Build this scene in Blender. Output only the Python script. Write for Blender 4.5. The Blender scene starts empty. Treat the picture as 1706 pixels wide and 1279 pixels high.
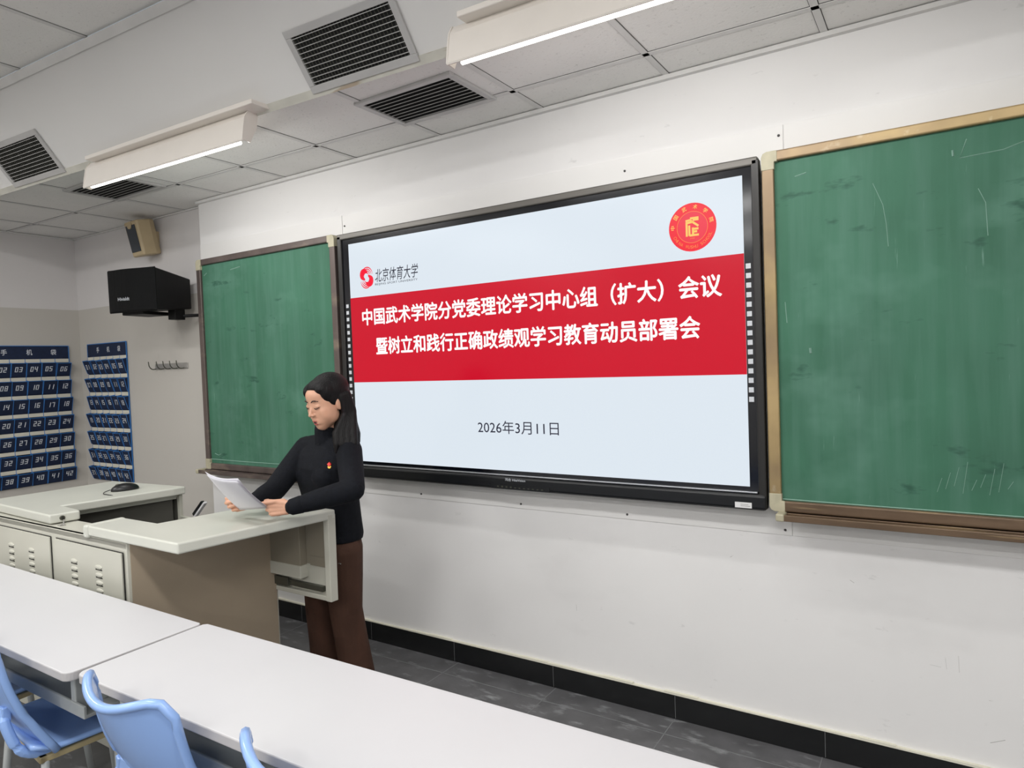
import bpy, bmesh, math, random
from mathutils import Vector, Matrix
random.seed(7)
S = bpy.context.scene
COL = S.collection
V = Vector

# ------------------------------------------------------------------ camera, world, light, exposure
def setup_camera():
    R = V((0.84294767, 0.53671901, -0.03703947)); U = V((0.01355574, 0.04763618, 0.99877277)); F = V((-0.53782475, 0.84241528, -0.03287918))
    cd = bpy.data.cameras.new('camera'); cam = bpy.data.objects.new('camera', cd); COL.objects.link(cam)
    m = Matrix((R, U, -F)).transposed().to_4x4(); m.translation = V((2.81770816, -2.84732039, 1.60914235))
    cam.matrix_world = m
    cd.sensor_fit = 'HORIZONTAL'; cd.sensor_width = 36.0; cd.lens = 36.0 * 1121.3525 / 1706.0
    cd.clip_start = 0.02; S.camera = cam
setup_camera()
S.view_settings.view_transform = 'Standard'; S.view_settings.look = 'None'; S.view_settings.gamma = 1.0
S.view_settings.use_curve_mapping = False; S.view_settings.exposure = 0.1
w = bpy.data.worlds.new('world'); S.world = w; w.use_nodes = True
w.node_tree.nodes['Background'].inputs[0].default_value = (0.9, 0.95, 1, 1); w.node_tree.nodes['Background'].inputs[1].default_value = 0.3

def area(name, loc, rot, sx, sy, power, color=(1, 0.99, 0.975)):
    l = bpy.data.lights.new(name, 'AREA'); l.shape = 'RECTANGLE'; l.size = sx; l.size_y = sy; l.energy = power; l.color = color
    o = bpy.data.objects.new(name, l); o.location = loc; o.rotation_euler = rot; COL.objects.link(o); return o
# fluorescent rows under the main classroom ceiling
for lx in (-1.9, 0.7, 3.3):
    for ly in (-2.6, -4.6, -6.4):
        area('ceiling_light', (lx, ly, 3.16), (0, 0, 0), 1.25, 0.28, 34)

# ------------------------------------------------------------------ materials
def lin(h):
    h = h.lstrip('#'); c = [int(h[i:i + 2], 16) / 255 for i in (0, 2, 4)]
    return tuple((x / 12.92 if x <= 0.04045 else ((x + 0.055) / 1.055) ** 2.4) for x in c) + (1,)
def mat(name, col, rough=0.5, metal=0.0, spec=0.5, var=0.06, vscale=(6, 6, 6), bump=0.0, bscale=60, emit=None, estr=0.0, coat=0.0, detail=3):
    m = bpy.data.materials.new(name); m.use_nodes = True; nt = m.node_tree; b = nt.nodes['Principled BSDF']
    c = lin(col) if isinstance(col, str) else tuple(col) + ((1,) if len(col) == 3 else ())
    b.inputs['Roughness'].default_value = rough; b.inputs['Metallic'].default_value = metal
    b.inputs['Specular IOR Level'].default_value = spec; b.inputs['Coat Weight'].default_value = coat
    tc = nt.nodes.new('ShaderNodeTexCoord'); mp = nt.nodes.new('ShaderNodeMapping'); mp.inputs['Scale'].default_value = vscale
    nz = nt.nodes.new('ShaderNodeTexNoise'); nz.inputs['Scale'].default_value = 1.0; nz.inputs['Detail'].default_value = detail
    nt.links.new(tc.outputs['Object'], mp.inputs['Vector']); nt.links.new(mp.outputs[0], nz.inputs['Vector'])
    rp = nt.nodes.new('ShaderNodeValToRGB'); e = rp.color_ramp.elements
    e[0].position = 0.3; e[1].position = 0.7
    e[0].color = tuple(max(0, x * (1 - var)) for x in c[:3]) + (1,); e[1].color = tuple(min(1, x * (1 + var)) for x in c[:3]) + (1,)
    nt.links.new(nz.outputs['Fac'], rp.inputs['Fac']); nt.links.new(rp.outputs[0], b.inputs['Base Color'])
    if bump:
        n2 = nt.nodes.new('ShaderNodeTexNoise'); n2.inputs['Scale'].default_value = bscale; n2.inputs['Detail'].default_value = 4
        bp = nt.nodes.new('ShaderNodeBump'); bp.inputs['Strength'].default_value = bump; bp.inputs['Distance'].default_value = 0.004
        nt.links.new(tc.outputs['Object'], n2.inputs['Vector']); nt.links.new(n2.outputs['Fac'], bp.inputs['Height']); nt.links.new(bp.outputs[0], b.inputs['Normal'])
    if emit:
        b.inputs['Emission Color'].default_value = lin(emit); b.inputs['Emission Strength'].default_value = estr
    m['ramp'] = rp.name
    return m
def NT(m): return m.node_tree, m.node_tree.nodes['Principled BSDF'], m.node_tree.nodes[m['ramp']]
def overlay(m, col, scale, lo, hi, amount, detail=4, rough=0.6, seed=0.0):
    """mix a second colour into the base colour where a stretched noise passes lo..hi"""
    nt, b, rp = NT(m); src = b.inputs['Base Color'].links[0].from_socket
    tc = nt.nodes.new('ShaderNodeTexCoord'); mp = nt.nodes.new('ShaderNodeMapping'); mp.inputs['Scale'].default_value = scale; mp.inputs['Location'].default_value = (seed, seed * 1.7, seed * 0.3)
    nz = nt.nodes.new('ShaderNodeTexNoise'); nz.inputs['Scale'].default_value = 1; nz.inputs['Detail'].default_value = detail; nz.inputs['Roughness'].default_value = rough
    mr = nt.nodes.new('ShaderNodeMapRange'); mr.inputs[1].default_value = lo; mr.inputs[2].default_value = hi; mr.inputs[4].default_value = amount
    mx = nt.nodes.new('ShaderNodeMixRGB'); mx.inputs[2].default_value = lin(col)
    nt.links.new(tc.outputs['Object'], mp.inputs[0]); nt.links.new(mp.outputs[0], nz.inputs['Vector']); nt.links.new(nz.outputs['Fac'], mr.inputs[0])
    nt.links.new(mr.outputs[0], mx.inputs[0]); nt.links.new(src, mx.inputs[1]); nt.links.new(mx.outputs[0], b.inputs['Base Color'])
    return m

M = {}
M['wall'] = overlay(mat('painted wall', '#e4e3e2', 0.75, var=0.02, vscale=(2, 2, 2), bump=0.05), '#c2c1bf', (1.3, 1.3, 2.2), 0.58, 0.8, 0.3, seed=3)
overlay(M['wall'], '#8f8f8e', (9, 9, 22), 0.68, 0.78, 0.3, seed=9)
M['cream'] = overlay(mat('cream paint line', '#dcd9c8', 0.7, var=0.05), '#b8b29a', (12, 12, 12), 0.6, 0.75, 0.5)
M['scuff'] = mat('grey scuff', '#b4b3b0', 0.8)
M['sheet'] = mat('white wall sheet', '#e2e1df', 0.5, var=0.015, vscale=(2, 2, 2))
# painted dado: white above 2.19 m, warm grey below
m = mat('two tone wall paint', '#d2cfce', 0.7, var=0.02, vscale=(2, 2, 2), bump=0.05); nt, b, rp = NT(m)
src = b.inputs['Base Color'].links[0].from_socket
g = nt.nodes.new('ShaderNodeNewGeometry'); sp = nt.nodes.new('ShaderNodeSeparateXYZ'); nt.links.new(g.outputs['Position'], sp.inputs[0])
lt = nt.nodes.new('ShaderNodeMath'); lt.operation = 'LESS_THAN'; lt.inputs[1].default_value = 2.195; nt.links.new(sp.outputs['Z'], lt.inputs[0])
mx = nt.nodes.new('ShaderNodeMixRGB'); mx.inputs[2].default_value = lin('#bdb9b2'); nt.links.new(lt.outputs[0], mx.inputs[0]); nt.links.new(src, mx.inputs[1]); nt.links.new(mx.outputs[0], b.inputs['Base Color'])
M['dado'] = m
M['tile'] = overlay(mat('mineral ceiling tile', '#e9e8e5', 0.85, var=0.03, vscale=(3, 3, 3), bump=0.25, bscale=90), '#bab9b5', (70, 70, 70), 0.6, 0.72, 0.5)
M['tbar'] = mat('ceiling grid bar', '#d6d5d3', 0.5)
M['seam'] = mat('dark seam', '#4a4948', 0.8)
M['plaster'] = mat('smooth plaster bulkhead', '#dedddb', 0.7, var=0.02, vscale=(1.5, 1.5, 1.5))
M['angle'] = overlay(mat('yellowed trim', '#c9c7bd', 0.5, var=0.08, vscale=(9, 9, 9)), '#9c8468', (3, 20, 20), 0.62, 0.72, 0.7)
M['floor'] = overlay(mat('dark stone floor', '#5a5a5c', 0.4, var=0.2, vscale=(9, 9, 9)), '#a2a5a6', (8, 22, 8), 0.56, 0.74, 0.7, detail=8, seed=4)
M['grout'] = mat('floor joint', '#77797a', 0.7)
M['base'] = mat('black skirting tile', '#161718', 0.18, var=0.1)
M['black'] = mat('black plastic', '#0f1114', 0.32, var=0.1)
M['bezel'] = mat('lit black brushed bezel', '#5d5a55', 0.4, metal=0.35, var=0.1, vscale=(2, 2, 60))  # top edge: black bezel lightened in colour for the light it catches
M['bezelside'] = mat('shaded black side bezel', '#2e2d2c', 0.36, metal=0.4, var=0.1, vscale=(60, 2, 2))  # same bezel, darker in colour because the sides catch less light
M['glassblack'] = mat('black screen border', '#06080f', 0.12)
M['silver'] = mat('silver strip', '#b9bcc0', 0.3, metal=0.8)
M['key'] = mat('grey soft key', '#b6b9bd', 0.5, emit='#b6b9bd', estr=0.15)
def screen_mat(name, col, s=1.0):
    m = mat(name, '#050505', 0.2, var=0, emit=col, estr=s, spec=0.2); return m
M['slide_white'] = screen_mat('slide white', '#e1ebf4', 0.9)
M['slide_red'] = screen_mat('slide red', '#ca0c28', 0.98)
M['slide_text'] = screen_mat('slide white text', '#ffffff', 0.98)
M['slide_dark'] = screen_mat('slide dark text', '#2b2c3c', 0.98)
M['slide_logo'] = screen_mat('slide logo red', '#f2213a', 0.98)
M['slide_emblem'] = screen_mat('slide emblem red', '#ee2436', 0.98)
M['slide_emblem_in'] = screen_mat('slide emblem inner red', '#e93347', 0.98)
M['slide_gold'] = screen_mat('slide gold', '#f7c768', 0.98)
M['slide_gold2'] = screen_mat('slide faint gold', '#f5894a', 0.98)
M['ink'] = mat('white print', '#c8ccd2', 0.6)
M['sticker'] = mat('white sticker', '#dcdcdc', 0.6)
M['stickergrey'] = mat('grey sticker print', '#8b8b8b', 0.7)
def board_mat(name, seed):
    m = mat(name, '#3b6a54', 0.6, var=0.12, vscale=(3, 3, 3), spec=0.3, detail=5)
    overlay(m, '#648a7d', (13, 13, 0.9), 0.42, 0.82, 0.42, seed=seed)
    overlay(m, '#6c9786', (2.2, 2.2, 2.6), 0.55, 0.8, 0.5, seed=seed + 2)
    overlay(m, '#264f40', (5, 5, 13), 0.62, 0.70, 0.75, seed=seed + 5)
    overlay(m, '#8fb3a6', (60, 60, 4), 0.68, 0.78, 0.4, seed=seed + 8)
    return m
M['board_a'] = board_mat('green chalkboard', 1.0); M['board_b'] = board_mat('green chalkboard second', 11.0)
M['frame_dark'] = overlay(mat('dark bronze board frame', '#5f5450', 0.42, metal=0.35, var=0.25, vscale=(8, 8, 2)), '#9a8a78', (3, 3, 9), 0.58, 0.75, 0.6)
M['frame_gold'] = overlay(mat('worn golden board frame', '#a08a62', 0.42, metal=0.35, var=0.22, vscale=(5, 5, 5)), '#d0c6ae', (9, 9, 9), 0.62, 0.72, 0.7)
overlay(M['frame_gold'], '#7a6656', (2, 2, 2), 0.45, 0.62, 0.7, seed=5)
M['frame_brown'] = overlay(mat('brown board rail', '#6b5846', 0.38, metal=0.4, var=0.2, vscale=(4, 4, 30)), '#a58f6c', (2, 60, 60), 0.56, 0.66, 0.7)
M['corner'] = mat('khaki corner cap', '#b0aa92', 0.55, var=0.12, vscale=(20, 20, 20))
M['chalk'] = mat('white chalk', '#e8eae6', 0.9)
M['chalkfaint'] = mat('faint chalk', '#7fa193', 0.9)
M['steel'] = mat('grey green enamelled steel', '#c1c0b4', 0.36, var=0.03, vscale=(3, 3, 3))
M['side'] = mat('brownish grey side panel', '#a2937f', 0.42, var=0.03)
M['slab'] = mat('pale enamelled lectern top', '#cbccc2', 0.33, var=0.03, vscale=(4, 4, 4))
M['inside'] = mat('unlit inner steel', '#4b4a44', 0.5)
M['gap'] = mat('panel gap', '#1c1c1a', 0.8)
M['rail'] = mat('drawer slide steel', '#5a5b52', 0.4, metal=0.6)
M['backpanel'] = mat('grey panel', '#8a8374', 0.5)  # plates darkened in colour for the low light under the lectern top
M['desk'] = mat('white laminate', '#cbcbcd', 0.4, var=0.012, vscale=(3, 3, 3))
M['deskedge'] = mat('grey desk edging', '#b7b5b6', 0.5)
M['deskmetal'] = mat('grey desk steel', '#a9adac', 0.42, var=0.06)
M['blue'] = mat('light blue moulded plastic', '#8fb0e6', 0.27, var=0.03, vscale=(4, 4, 4), coat=0.2)
M['tan'] = mat('tan seat frame', '#b6a780', 0.5)
M['darkmetal'] = mat('dark tube', '#33322f', 0.4, metal=0.4)
M['navy'] = mat('navy oxford cloth', '#0f1f3d', 0.8, var=0.15, vscale=(40, 40, 40))
M['bluerim'] = mat('bright blue binding', '#3272b6', 0.7)
M['label'] = mat('cream label strip', '#d9d5c6', 0.6)
M['number'] = mat('printed white numeral', '#d6dae0', 0.7)
M['spk'] = mat('black cabinet vinyl', '#08080a', 0.5, spec=0.3, var=0.2, vscale=(30, 30, 30), bump=0.1, bscale=300)
M['grillecloth'] = mat('black grille mesh', '#060708', 0.75, spec=0.2, bump=0.4, bscale=500)
M['beige'] = mat('beige plastic', '#b8a684', 0.5, var=0.06)
M['greycloth'] = mat('charcoal grille', '#3c4046', 0.8, bump=0.3, bscale=400)
M['chrome'] = mat('bright metal', '#c9c7c4', 0.28, metal=0.8)
M['ventframe'] = mat('grey vent frame', '#bcbbba', 0.5, metal=0.2)
M['ventslat'] = mat('grey vent slat', '#a5a4a2', 0.5, metal=0.2)
M['ventdark'] = mat('dark duct', '#121212', 0.9)
M['lampwhite'] = mat('cream lamp sheet', '#e4ded6', 0.45, var=0.02)
M['tube'] = mat('lit tube', '#ffffff', 0.4, emit='#fffaf0', estr=4.0)
M['paper'] = mat('white paper', '#dfdee4', 0.8, var=0.015)
M['mouse'] = mat('mouse plastic', '#17181a', 0.35)
M['skin'] = overlay(mat('skin', '#d3a287', 0.5, var=0.05, vscale=(14, 14, 14)), '#c98772', (9, 9, 9), 0.55, 0.8, 0.35)
b = M['skin'].node_tree.nodes['Principled BSDF']; b.inputs['Subsurface Weight'].default_value = 0.12; b.inputs['Subsurface Radius'].default_value = (0.012, 0.005, 0.003); b.inputs['Subsurface Scale'].default_value = 0.5
M['hair'] = mat('black hair', '#0a0809', 0.5, spec=0.25, var=0.3, vscale=(90, 90, 6), bump=0.0)
nt, b, rp = NT(M['hair']); tc = nt.nodes.new('ShaderNodeTexCoord'); mp = nt.nodes.new('ShaderNodeMapping'); mp.inputs['Scale'].default_value = (230, 230, 9)
nz = nt.nodes.new('ShaderNodeTexNoise'); nz.inputs['Scale'].default_value = 1; bp = nt.nodes.new('ShaderNodeBump'); bp.inputs['Strength'].default_value = 0.7; bp.inputs['Distance'].default_value = 0.004
nt.links.new(tc.outputs['Object'], mp.inputs[0]); nt.links.new(mp.outputs[0], nz.inputs['Vector']); nt.links.new(nz.outputs['Fac'], bp.inputs['Height']); nt.links.new(bp.outputs[0], b.inputs['Normal'])
overlay(M['hair'], '#241620', (60, 60, 4), 0.6, 0.75, 0.6)  # faint purple sheen mixed into the hair colour
M['knit'] = mat('black knitted wool', '#0c0f16', 0.85, var=0.25, vscale=(60, 60, 60), bump=0.6, bscale=260, spec=0.25)
M['brown'] = overlay(mat('brown trouser cloth', '#4c362c', 0.8, var=0.12, vscale=(8, 8, 8), bump=0.2, bscale=200, spec=0.2), '#5c3e32', (6, 6, 2), 0.5, 0.7, 0.5)
M['shoe'] = mat('black leather', '#131212', 0.4)
M['lip'] = mat('lip', '#a8564f', 0.45); M['mouth'] = mat('open mouth', '#3c1a19', 0.5); M['brow'] = mat('eyebrow', '#3a2a26', 0.8)
M['nail'] = mat('nail', '#dba898', 0.3)
M['badge_red'] = mat('red enamel', '#d9281f', 0.3); M['badge_gold'] = mat('gold enamel', '#e8b64a', 0.3, metal=0.3)

# ------------------------------------------------------------------ helpers
def tag(o, label=None, cat=None, group=None, kind=None):
    if label: o['label'] = label
    if cat: o['category'] = cat
    if group: o['group'] = group
    if kind: o['kind'] = kind
    return o
def thing(name, label, cat, loc=(0, 0, 0), group=None, rotz=0.0):
    o = bpy.data.objects.new(name, None); COL.objects.link(o); o.location = loc; o.rotation_euler = (0, 0, rotz); o.empty_display_size = 0.05
    return tag(o, label, cat, group)
def obj(name, bm, mats, parent=None, world=True, smooth=False, bevel=0.0, seg=2):
    """link a bmesh as one object; world=True: the vertices are world coordinates even under a parent with a location"""
    me = bpy.data.meshes.new(name); bmesh.ops.recalc_face_normals(bm, faces=bm.faces); bm.to_mesh(me); bm.free()
    for mm in (mats if isinstance(mats, (list, tuple)) else [mats]): me.materials.append(mm)
    o = bpy.data.objects.new(name, me); COL.objects.link(o)
    if smooth:
        for p in me.polygons: p.use_smooth = True
    if parent is not None:
        o.parent = parent
        if world and parent.type == 'EMPTY': o.matrix_parent_inverse = Matrix.Translation(-V(parent.location))
    if bevel:
        md = o.modifiers.new('bevel', 'BEVEL'); md.width = bevel; md.segments = seg; md.limit_method = 'ANGLE'; md.angle_limit = math.radians(35)
    return o
def struct(name, bm, mats, **k):
    o = obj(name, bm, mats, **k); o['kind'] = 'structure'; return o
def BM(): return bmesh.new()
def hexa(bm, p, mi=0):
    """8 points: bottom loop 0-3, top loop 4-7"""
    vs = [bm.verts.new(q) for q in p]
    for f in ((3, 2, 1, 0), (4, 5, 6, 7), (0, 1, 5, 4), (1, 2, 6, 5), (2, 3, 7, 6), (3, 0, 4, 7)):
        bm.faces.new([vs[i] for i in f]).material_index = mi
def box(bm, lo, hi, mi=0):
    x0, y0, z0 = lo; x1, y1, z1 = hi
    hexa(bm, [(x0, y0, z0), (x1, y0, z0), (x1, y1, z0), (x0, y1, z0), (x0, y0, z1), (x1, y0, z1), (x1, y1, z1), (x0, y1, z1)], mi)
def obox(bm, o, ax, ay, az, lo, hi, mi=0):
    """box in an oblique frame"""
    P = lambda x, y, z: V(o) + V(ax) * x + V(ay) * y + V(az) * z
    x0, y0, z0 = lo; x1, y1, z1 = hi
    hexa(bm, [P(x0, y0, z0), P(x1, y0, z0), P(x1, y1, z0), P(x0, y1, z0), P(x0, y0, z1), P(x1, y0, z1), P(x1, y1, z1), P(x0, y1, z1)], mi)
def prism(bm, poly, z0, z1, mi=0):
    a = [bm.verts.new((x, y, z0)) for x, y in poly]; b = [bm.verts.new((x, y, z1)) for x, y in poly]; n = len(poly)
    bm.faces.new(a[::-1]).material_index = mi; bm.faces.new(b).material_index = mi
    for i in range(n): bm.faces.new([a[i], a[(i + 1) % n], b[(i + 1) % n], b[i]]).material_index = mi
def xprism(bm, poly, y0, y1, mi=0):
    """polygon in x,z swept along y"""
    a = [bm.verts.new((x, y0, z)) for x, z in poly]; b = [bm.verts.new((x, y1, z)) for x, z in poly]; n = len(poly)
    bm.faces.new(a).material_index = mi; bm.faces.new(b[::-1]).material_index = mi
    for i in range(n): bm.faces.new([a[i], b[i], b[(i + 1) % n], a[(i + 1) % n]]).material_index = mi
def loft(bm, rings, closed=True, cap=True, mi=0):
    R = [[bm.verts.new(p) for p in r] for r in rings]; n = len(R[0])
    for a, b in zip(R, R[1:]):
        for i in range(n if closed else n - 1):
            j = (i + 1) % n; bm.faces.new([a[i], a[j], b[j], b[i]]).material_index = mi
    if cap and closed:
        bm.faces.new(R[0][::-1]).material_index = mi; bm.faces.new(R[-1]).material_index = mi
def frame_of(t):
    t = V(t).normalized(); a = V((0, 0, 1)) if abs(t.z) < 0.9 else V((1, 0, 0)); u = t.cross(a).normalized(); return u, t.cross(u).normalized()
def tube(bm, pts, r, n=8, mi=0):
    pts = [V(p) for p in pts]; rs = r if isinstance(r, (list, tuple)) else [r] * len(pts); rings = []
    for i, p in enumerate(pts):
        t = (pts[min(i + 1, len(pts) - 1)] - pts[max(i - 1, 0)]); u, v = frame_of(t)
        rings.append([p + (u * math.cos(2 * math.pi * k / n) + v * math.sin(2 * math.pi * k / n)) * rs[i] for k in range(n)])
    loft(bm, rings, mi=mi)
def spline(pts, n=6):
    """Catmull-Rom through the points"""
    P = [V(p) for p in pts]; P = [P[0] * 2 - P[1]] + P + [P[-1] * 2 - P[-2]]; out = []
    for i in range(1, len(P) - 2):
        for k in range(n):
            t = k / n; a, b, c, d = P[i - 1:i + 3]
            out.append(0.5 * ((2 * b) + (c - a) * t + (2 * a - 5 * b + 4 * c - d) * t * t + (3 * b - a - 3 * c + d) * t ** 3))
    return out + [P[-2]]
def rounded(x0, z0, x1, z1, r, n=5):
    pts = []
    for cx, cz, a0 in ((x1 - r, z0 + r, -90), (x1 - r, z1 - r, 0), (x0 + r, z1 - r, 90), (x0 + r, z0 + r, 180)):
        for k in range(n + 1):
            a = math.radians(a0 + 90 * k / n); pts.append((cx + r * math.cos(a), cz + r * math.sin(a)))
    return pts
def copy_tree(o, parent=None):
    c = o.copy(); COL.objects.link(c)
    if parent is not None: c.parent = parent
    for ch in list(o.children): copy_tree(ch, c)
    return c
def text_bm(body, bold=0.0, extrude=0.0, spacing=1.0):
    """glyph outlines from Blender's built-in font, as a bmesh in x,y with its bounds"""
    cu = bpy.data.curves.new('t', 'FONT'); cu.body = body; cu.size = 1.0; cu.offset = bold; cu.extrude = extrude; cu.space_character = spacing; cu.resolution_u = 3
    o = bpy.data.objects.new('t', cu); COL.objects.link(o); dg = bpy.context.evaluated_depsgraph_get()
    me = bpy.data.meshes.new_from_object(o.evaluated_get(dg)); bpy.data.objects.remove(o); bpy.data.curves.remove(cu)
    bm = BM(); bm.from_mesh(me); bpy.data.meshes.remove(me)
    xs = [v.co.x for v in bm.verts]; ys = [v.co.y for v in bm.verts]
    return bm, (min(xs), min(ys), max(xs), max(ys))
def text_on(bm_out, body, o, ax, az, w, h, bold=0.0, mi=0, shear=0.0):
    """write body inside a w x h box whose lower left corner is o, along ax and az"""
    if bold:
        q = bold * h * 0.5
        for k, (da, db) in enumerate(((-q, 0), (q, 0), (0, -q), (0, q), (0, 0))): text_on(bm_out, body, V(o) + V(ax) * da + V(az) * db + V(ax).cross(V(az)) * 0.00006 * k, ax, az, w, h, 0, mi, shear)
        return
    bm, (x0, y0, x1, y1) = text_bm(body, 0.0); o = V(o); ax = V(ax); az = V(az); mp = {}
    for v in bm.verts:
        fx = (v.co.x - x0) / max(x1 - x0, 1e-6); fy = (v.co.y - y0) / max(y1 - y0, 1e-6)
        mp[v] = bm_out.verts.new(o + ax * (fx * w + shear * fy * h) + az * (fy * h))
    for f in bm.faces:
        try: bm_out.faces.new([mp[v] for v in f.verts]).material_index = mi
        except ValueError: pass
    bm.free()

# organic shapes: overlapping ellipsoids and tapered limbs fused into one skin
def ell(bm, c, r, ax=None, sub=3):
    res = bmesh.ops.create_icosphere(bm, subdivisions=sub, radius=1.0)
    A = ax if ax else (V((1, 0, 0)), V((0, 1, 0)), V((0, 0, 1)))
    for v in res['verts']: v.co = V(c) + A[0] * v.co.x * r[0] + A[1] * v.co.y * r[1] + A[2] * v.co.z * r[2]
def limb(bm, pts, rs, n=14):
    pts = [V(p) for p in pts]
    for i in range(len(pts) - 1):
        a, b, ra, rb = pts[i], pts[i + 1], rs[i], rs[i + 1]; u, v = frame_of(b - a)
        loft(bm, [[p + (u * math.cos(2 * math.pi * k / n) + v * math.sin(2 * math.pi * k / n)) * r for k in range(n)] for p, r in ((a, ra), (b, rb))])
    for p, r in zip(pts, rs): ell(bm, p, (r, r, r), sub=2)
def fuse(name, bm, voxel, smooth, mats, parent, iters=2):
    me = bpy.data.meshes.new(name); bm.to_mesh(me); bm.free(); o = bpy.data.objects.new(name, me); COL.objects.link(o)
    md = o.modifiers.new('r', 'REMESH'); md.mode = 'VOXEL'; md.voxel_size = voxel
    if smooth: ms = o.modifiers.new('s', 'SMOOTH'); ms.factor = smooth; ms.iterations = iters
    dg = bpy.context.evaluated_depsgraph_get(); out = bpy.data.meshes.new_from_object(o.evaluated_get(dg)); o.modifiers.clear()
    o.data = out; out.name = name; bpy.data.meshes.remove(me); out.materials.clear()
    for mm in (mats if isinstance(mats, (list, tuple)) else [mats]): out.materials.append(mm)
    for p in out.polygons: p.use_smooth = True
    if parent is not None:
        o.parent = parent
        if parent.type == 'EMPTY': o.matrix_parent_inverse = Matrix.Translation(-V(parent.location))
    return o

# ------------------------------------------------------------------ room
XL, XR, YB = -3.5, 4.6, -7.4
ZC, ZN = 2.808, 3.215
XS = -1.545                                  # step between the recessed corner and the thicker front wall
bl = lambda x: -0.959 + 0.054 * (x + 2.137)  # lower edge of the bulkhead
bm = BM(); box(bm, (XL - 0.2, YB, -0.1), (XR + 0.2, 0.3, 0.0))
for k in range(-6, 9):
    box(bm, (k * 0.6 - 0.002, YB, 0.0), (k * 0.6 + 0.002, 0.09, 0.0006), 1)
for k in range(0, 13): box(bm, (XL, -k * 0.6 - 0.152, 0.0), (XR, -k * 0.6 - 0.148, 0.0006), 1)
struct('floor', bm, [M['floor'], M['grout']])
bm = BM(); box(bm, (XS, 0.0, 0.0), (XR + 0.2, 0.3, ZN + 0.2)); struct('wall_front', bm, M['wall'])
bm = BM(); box(bm, (XL - 0.2, 0.088, 0.0), (XS, 0.3, ZN + 0.2)); struct('wall_front_recess', bm, M['dado'])
bm = BM(); box(bm, (XL - 0.2, YB, 0.0), (XL, 0.088, ZN + 0.2)); struct('wall_left', bm, M['dado'])
bm = BM(); box(bm, (XR, YB, 0.0), (XR + 0.2, 0.0, ZN + 0.2)); struct('wall_right', bm, M['wall'])
bm = BM(); box(bm, (XL - 0.2, YB - 0.2, 0.0), (XR + 0.2, YB, ZN + 0.2)); struct('wall_back', bm, M['wall'])
bm = BM(); box(bm, (XS, -0.014, 0.0), (XR, 0.0, 0.109)); 
for x in (-0.649, -0.04, 0.574, 1.186, 1.803, 2.411, 3.02): box(bm, (x, -0.0143, 0.004), (x + 0.0015, -0.0135, 0.106), 1)
for k in range(40): box(bm, (XS + k * 0.15, -0.015, 0.108), (XS + k * 0.15 + 0.15, 0.0, 0.113 + 0.006 * random.random()), 2)
struct('baseboard_front', bm, [M['base'], M['grout'], M['cream']])
bm = BM()
for pts, r in (((( 2.028, 0.739), (2.06, 0.755), (2.127, 0.812)), 0.006), (((2.768, 0.446), (2.803, 0.444)), 0.003), (((2.816, 0.482), (2.82, 0.44)), 0.0025), (((2.856, 0.497), (2.858, 0.436)), 0.003), (((2.931, 0.366), (2.945, 0.355), (3.016, 0.362)), 0.004), (((2.946, 0.204), (2.989, 0.225)), 0.007), (((1.06, 0.622), (1.12, 0.630), (1.186, 0.627)), 0.0025), (((2.51, 0.722), (2.525, 0.712)), 0.005), (((1.32, 0.43), (1.322, 0.40)), 0.004)):
    tube(bm, [(x, r * 0.93, z) for x, z in pts], [r * 0.5] + [r] * (len(pts) - 2) + [r * 0.6] if len(pts) > 2 else r, 8)
obj('wall_scuffs', bm, M['scuff'], bpy.data.objects['wall_front'])
bm = BM(); box(bm, (XL, 0.074, 0.0), (XS, 0.088, 0.109)); struct('baseboard_front_recess', bm, M['base'])
bm = BM(); box(bm, (XL, YB, 0.0), (XL + 0.014, 0.074, 0.109)); struct('baseboard_left', bm, M['base'])

# lower ceiling over the teaching end, with its grid of bars
bm = BM(); prism(bm, [(XL, 0.3), (XR, 0.3), (XR, bl(XR)), (XL, bl(XL))], ZC, ZC + 0.05)
bl2 = lambda x: -0.305 + 0.028 * x
for k in range(-5, 8):
    x = 0.003 + 0.615 * k
    for a, mi, zz in ((0.013, 0, ZC - 0.004), (0.0155, 1, ZC - 0.0015)): box(bm, (x - a, bl(x), zz), (x + a, 0.0 if x > XS else 0.088, ZC), 1 + mi)
for a, mi, zz in ((0.013, 0, ZC - 0.004), (0.0155, 1, ZC - 0.0015)):
    prism(bm, [(XL, bl2(XL) - a), (XR, bl2(XR) - a), (XR, bl2(XR) + a), (XL, bl2(XL) + a)], zz, ZC, 1 + mi)
struct('ceiling', bm, [M['tile'], M['tbar'], M['seam']])
bm = BM(); box(bm, (XS, -0.025, ZC - 0.022), (XR, 0.0, ZC - 0.004), 0); box(bm, (XS, -0.006, ZC - 0.005), (XR, 0.0, ZC), 1)
box(bm, (XL, 0.07, ZC - 0.012), (XS, 0.088, ZC - 0.004), 0); box(bm, (XL, -0.95, ZC - 0.012), (XL + 0.018, 0.088, ZC - 0.004), 0)
struct('trim_1', bm, [M['tbar'], M['seam']])
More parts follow.
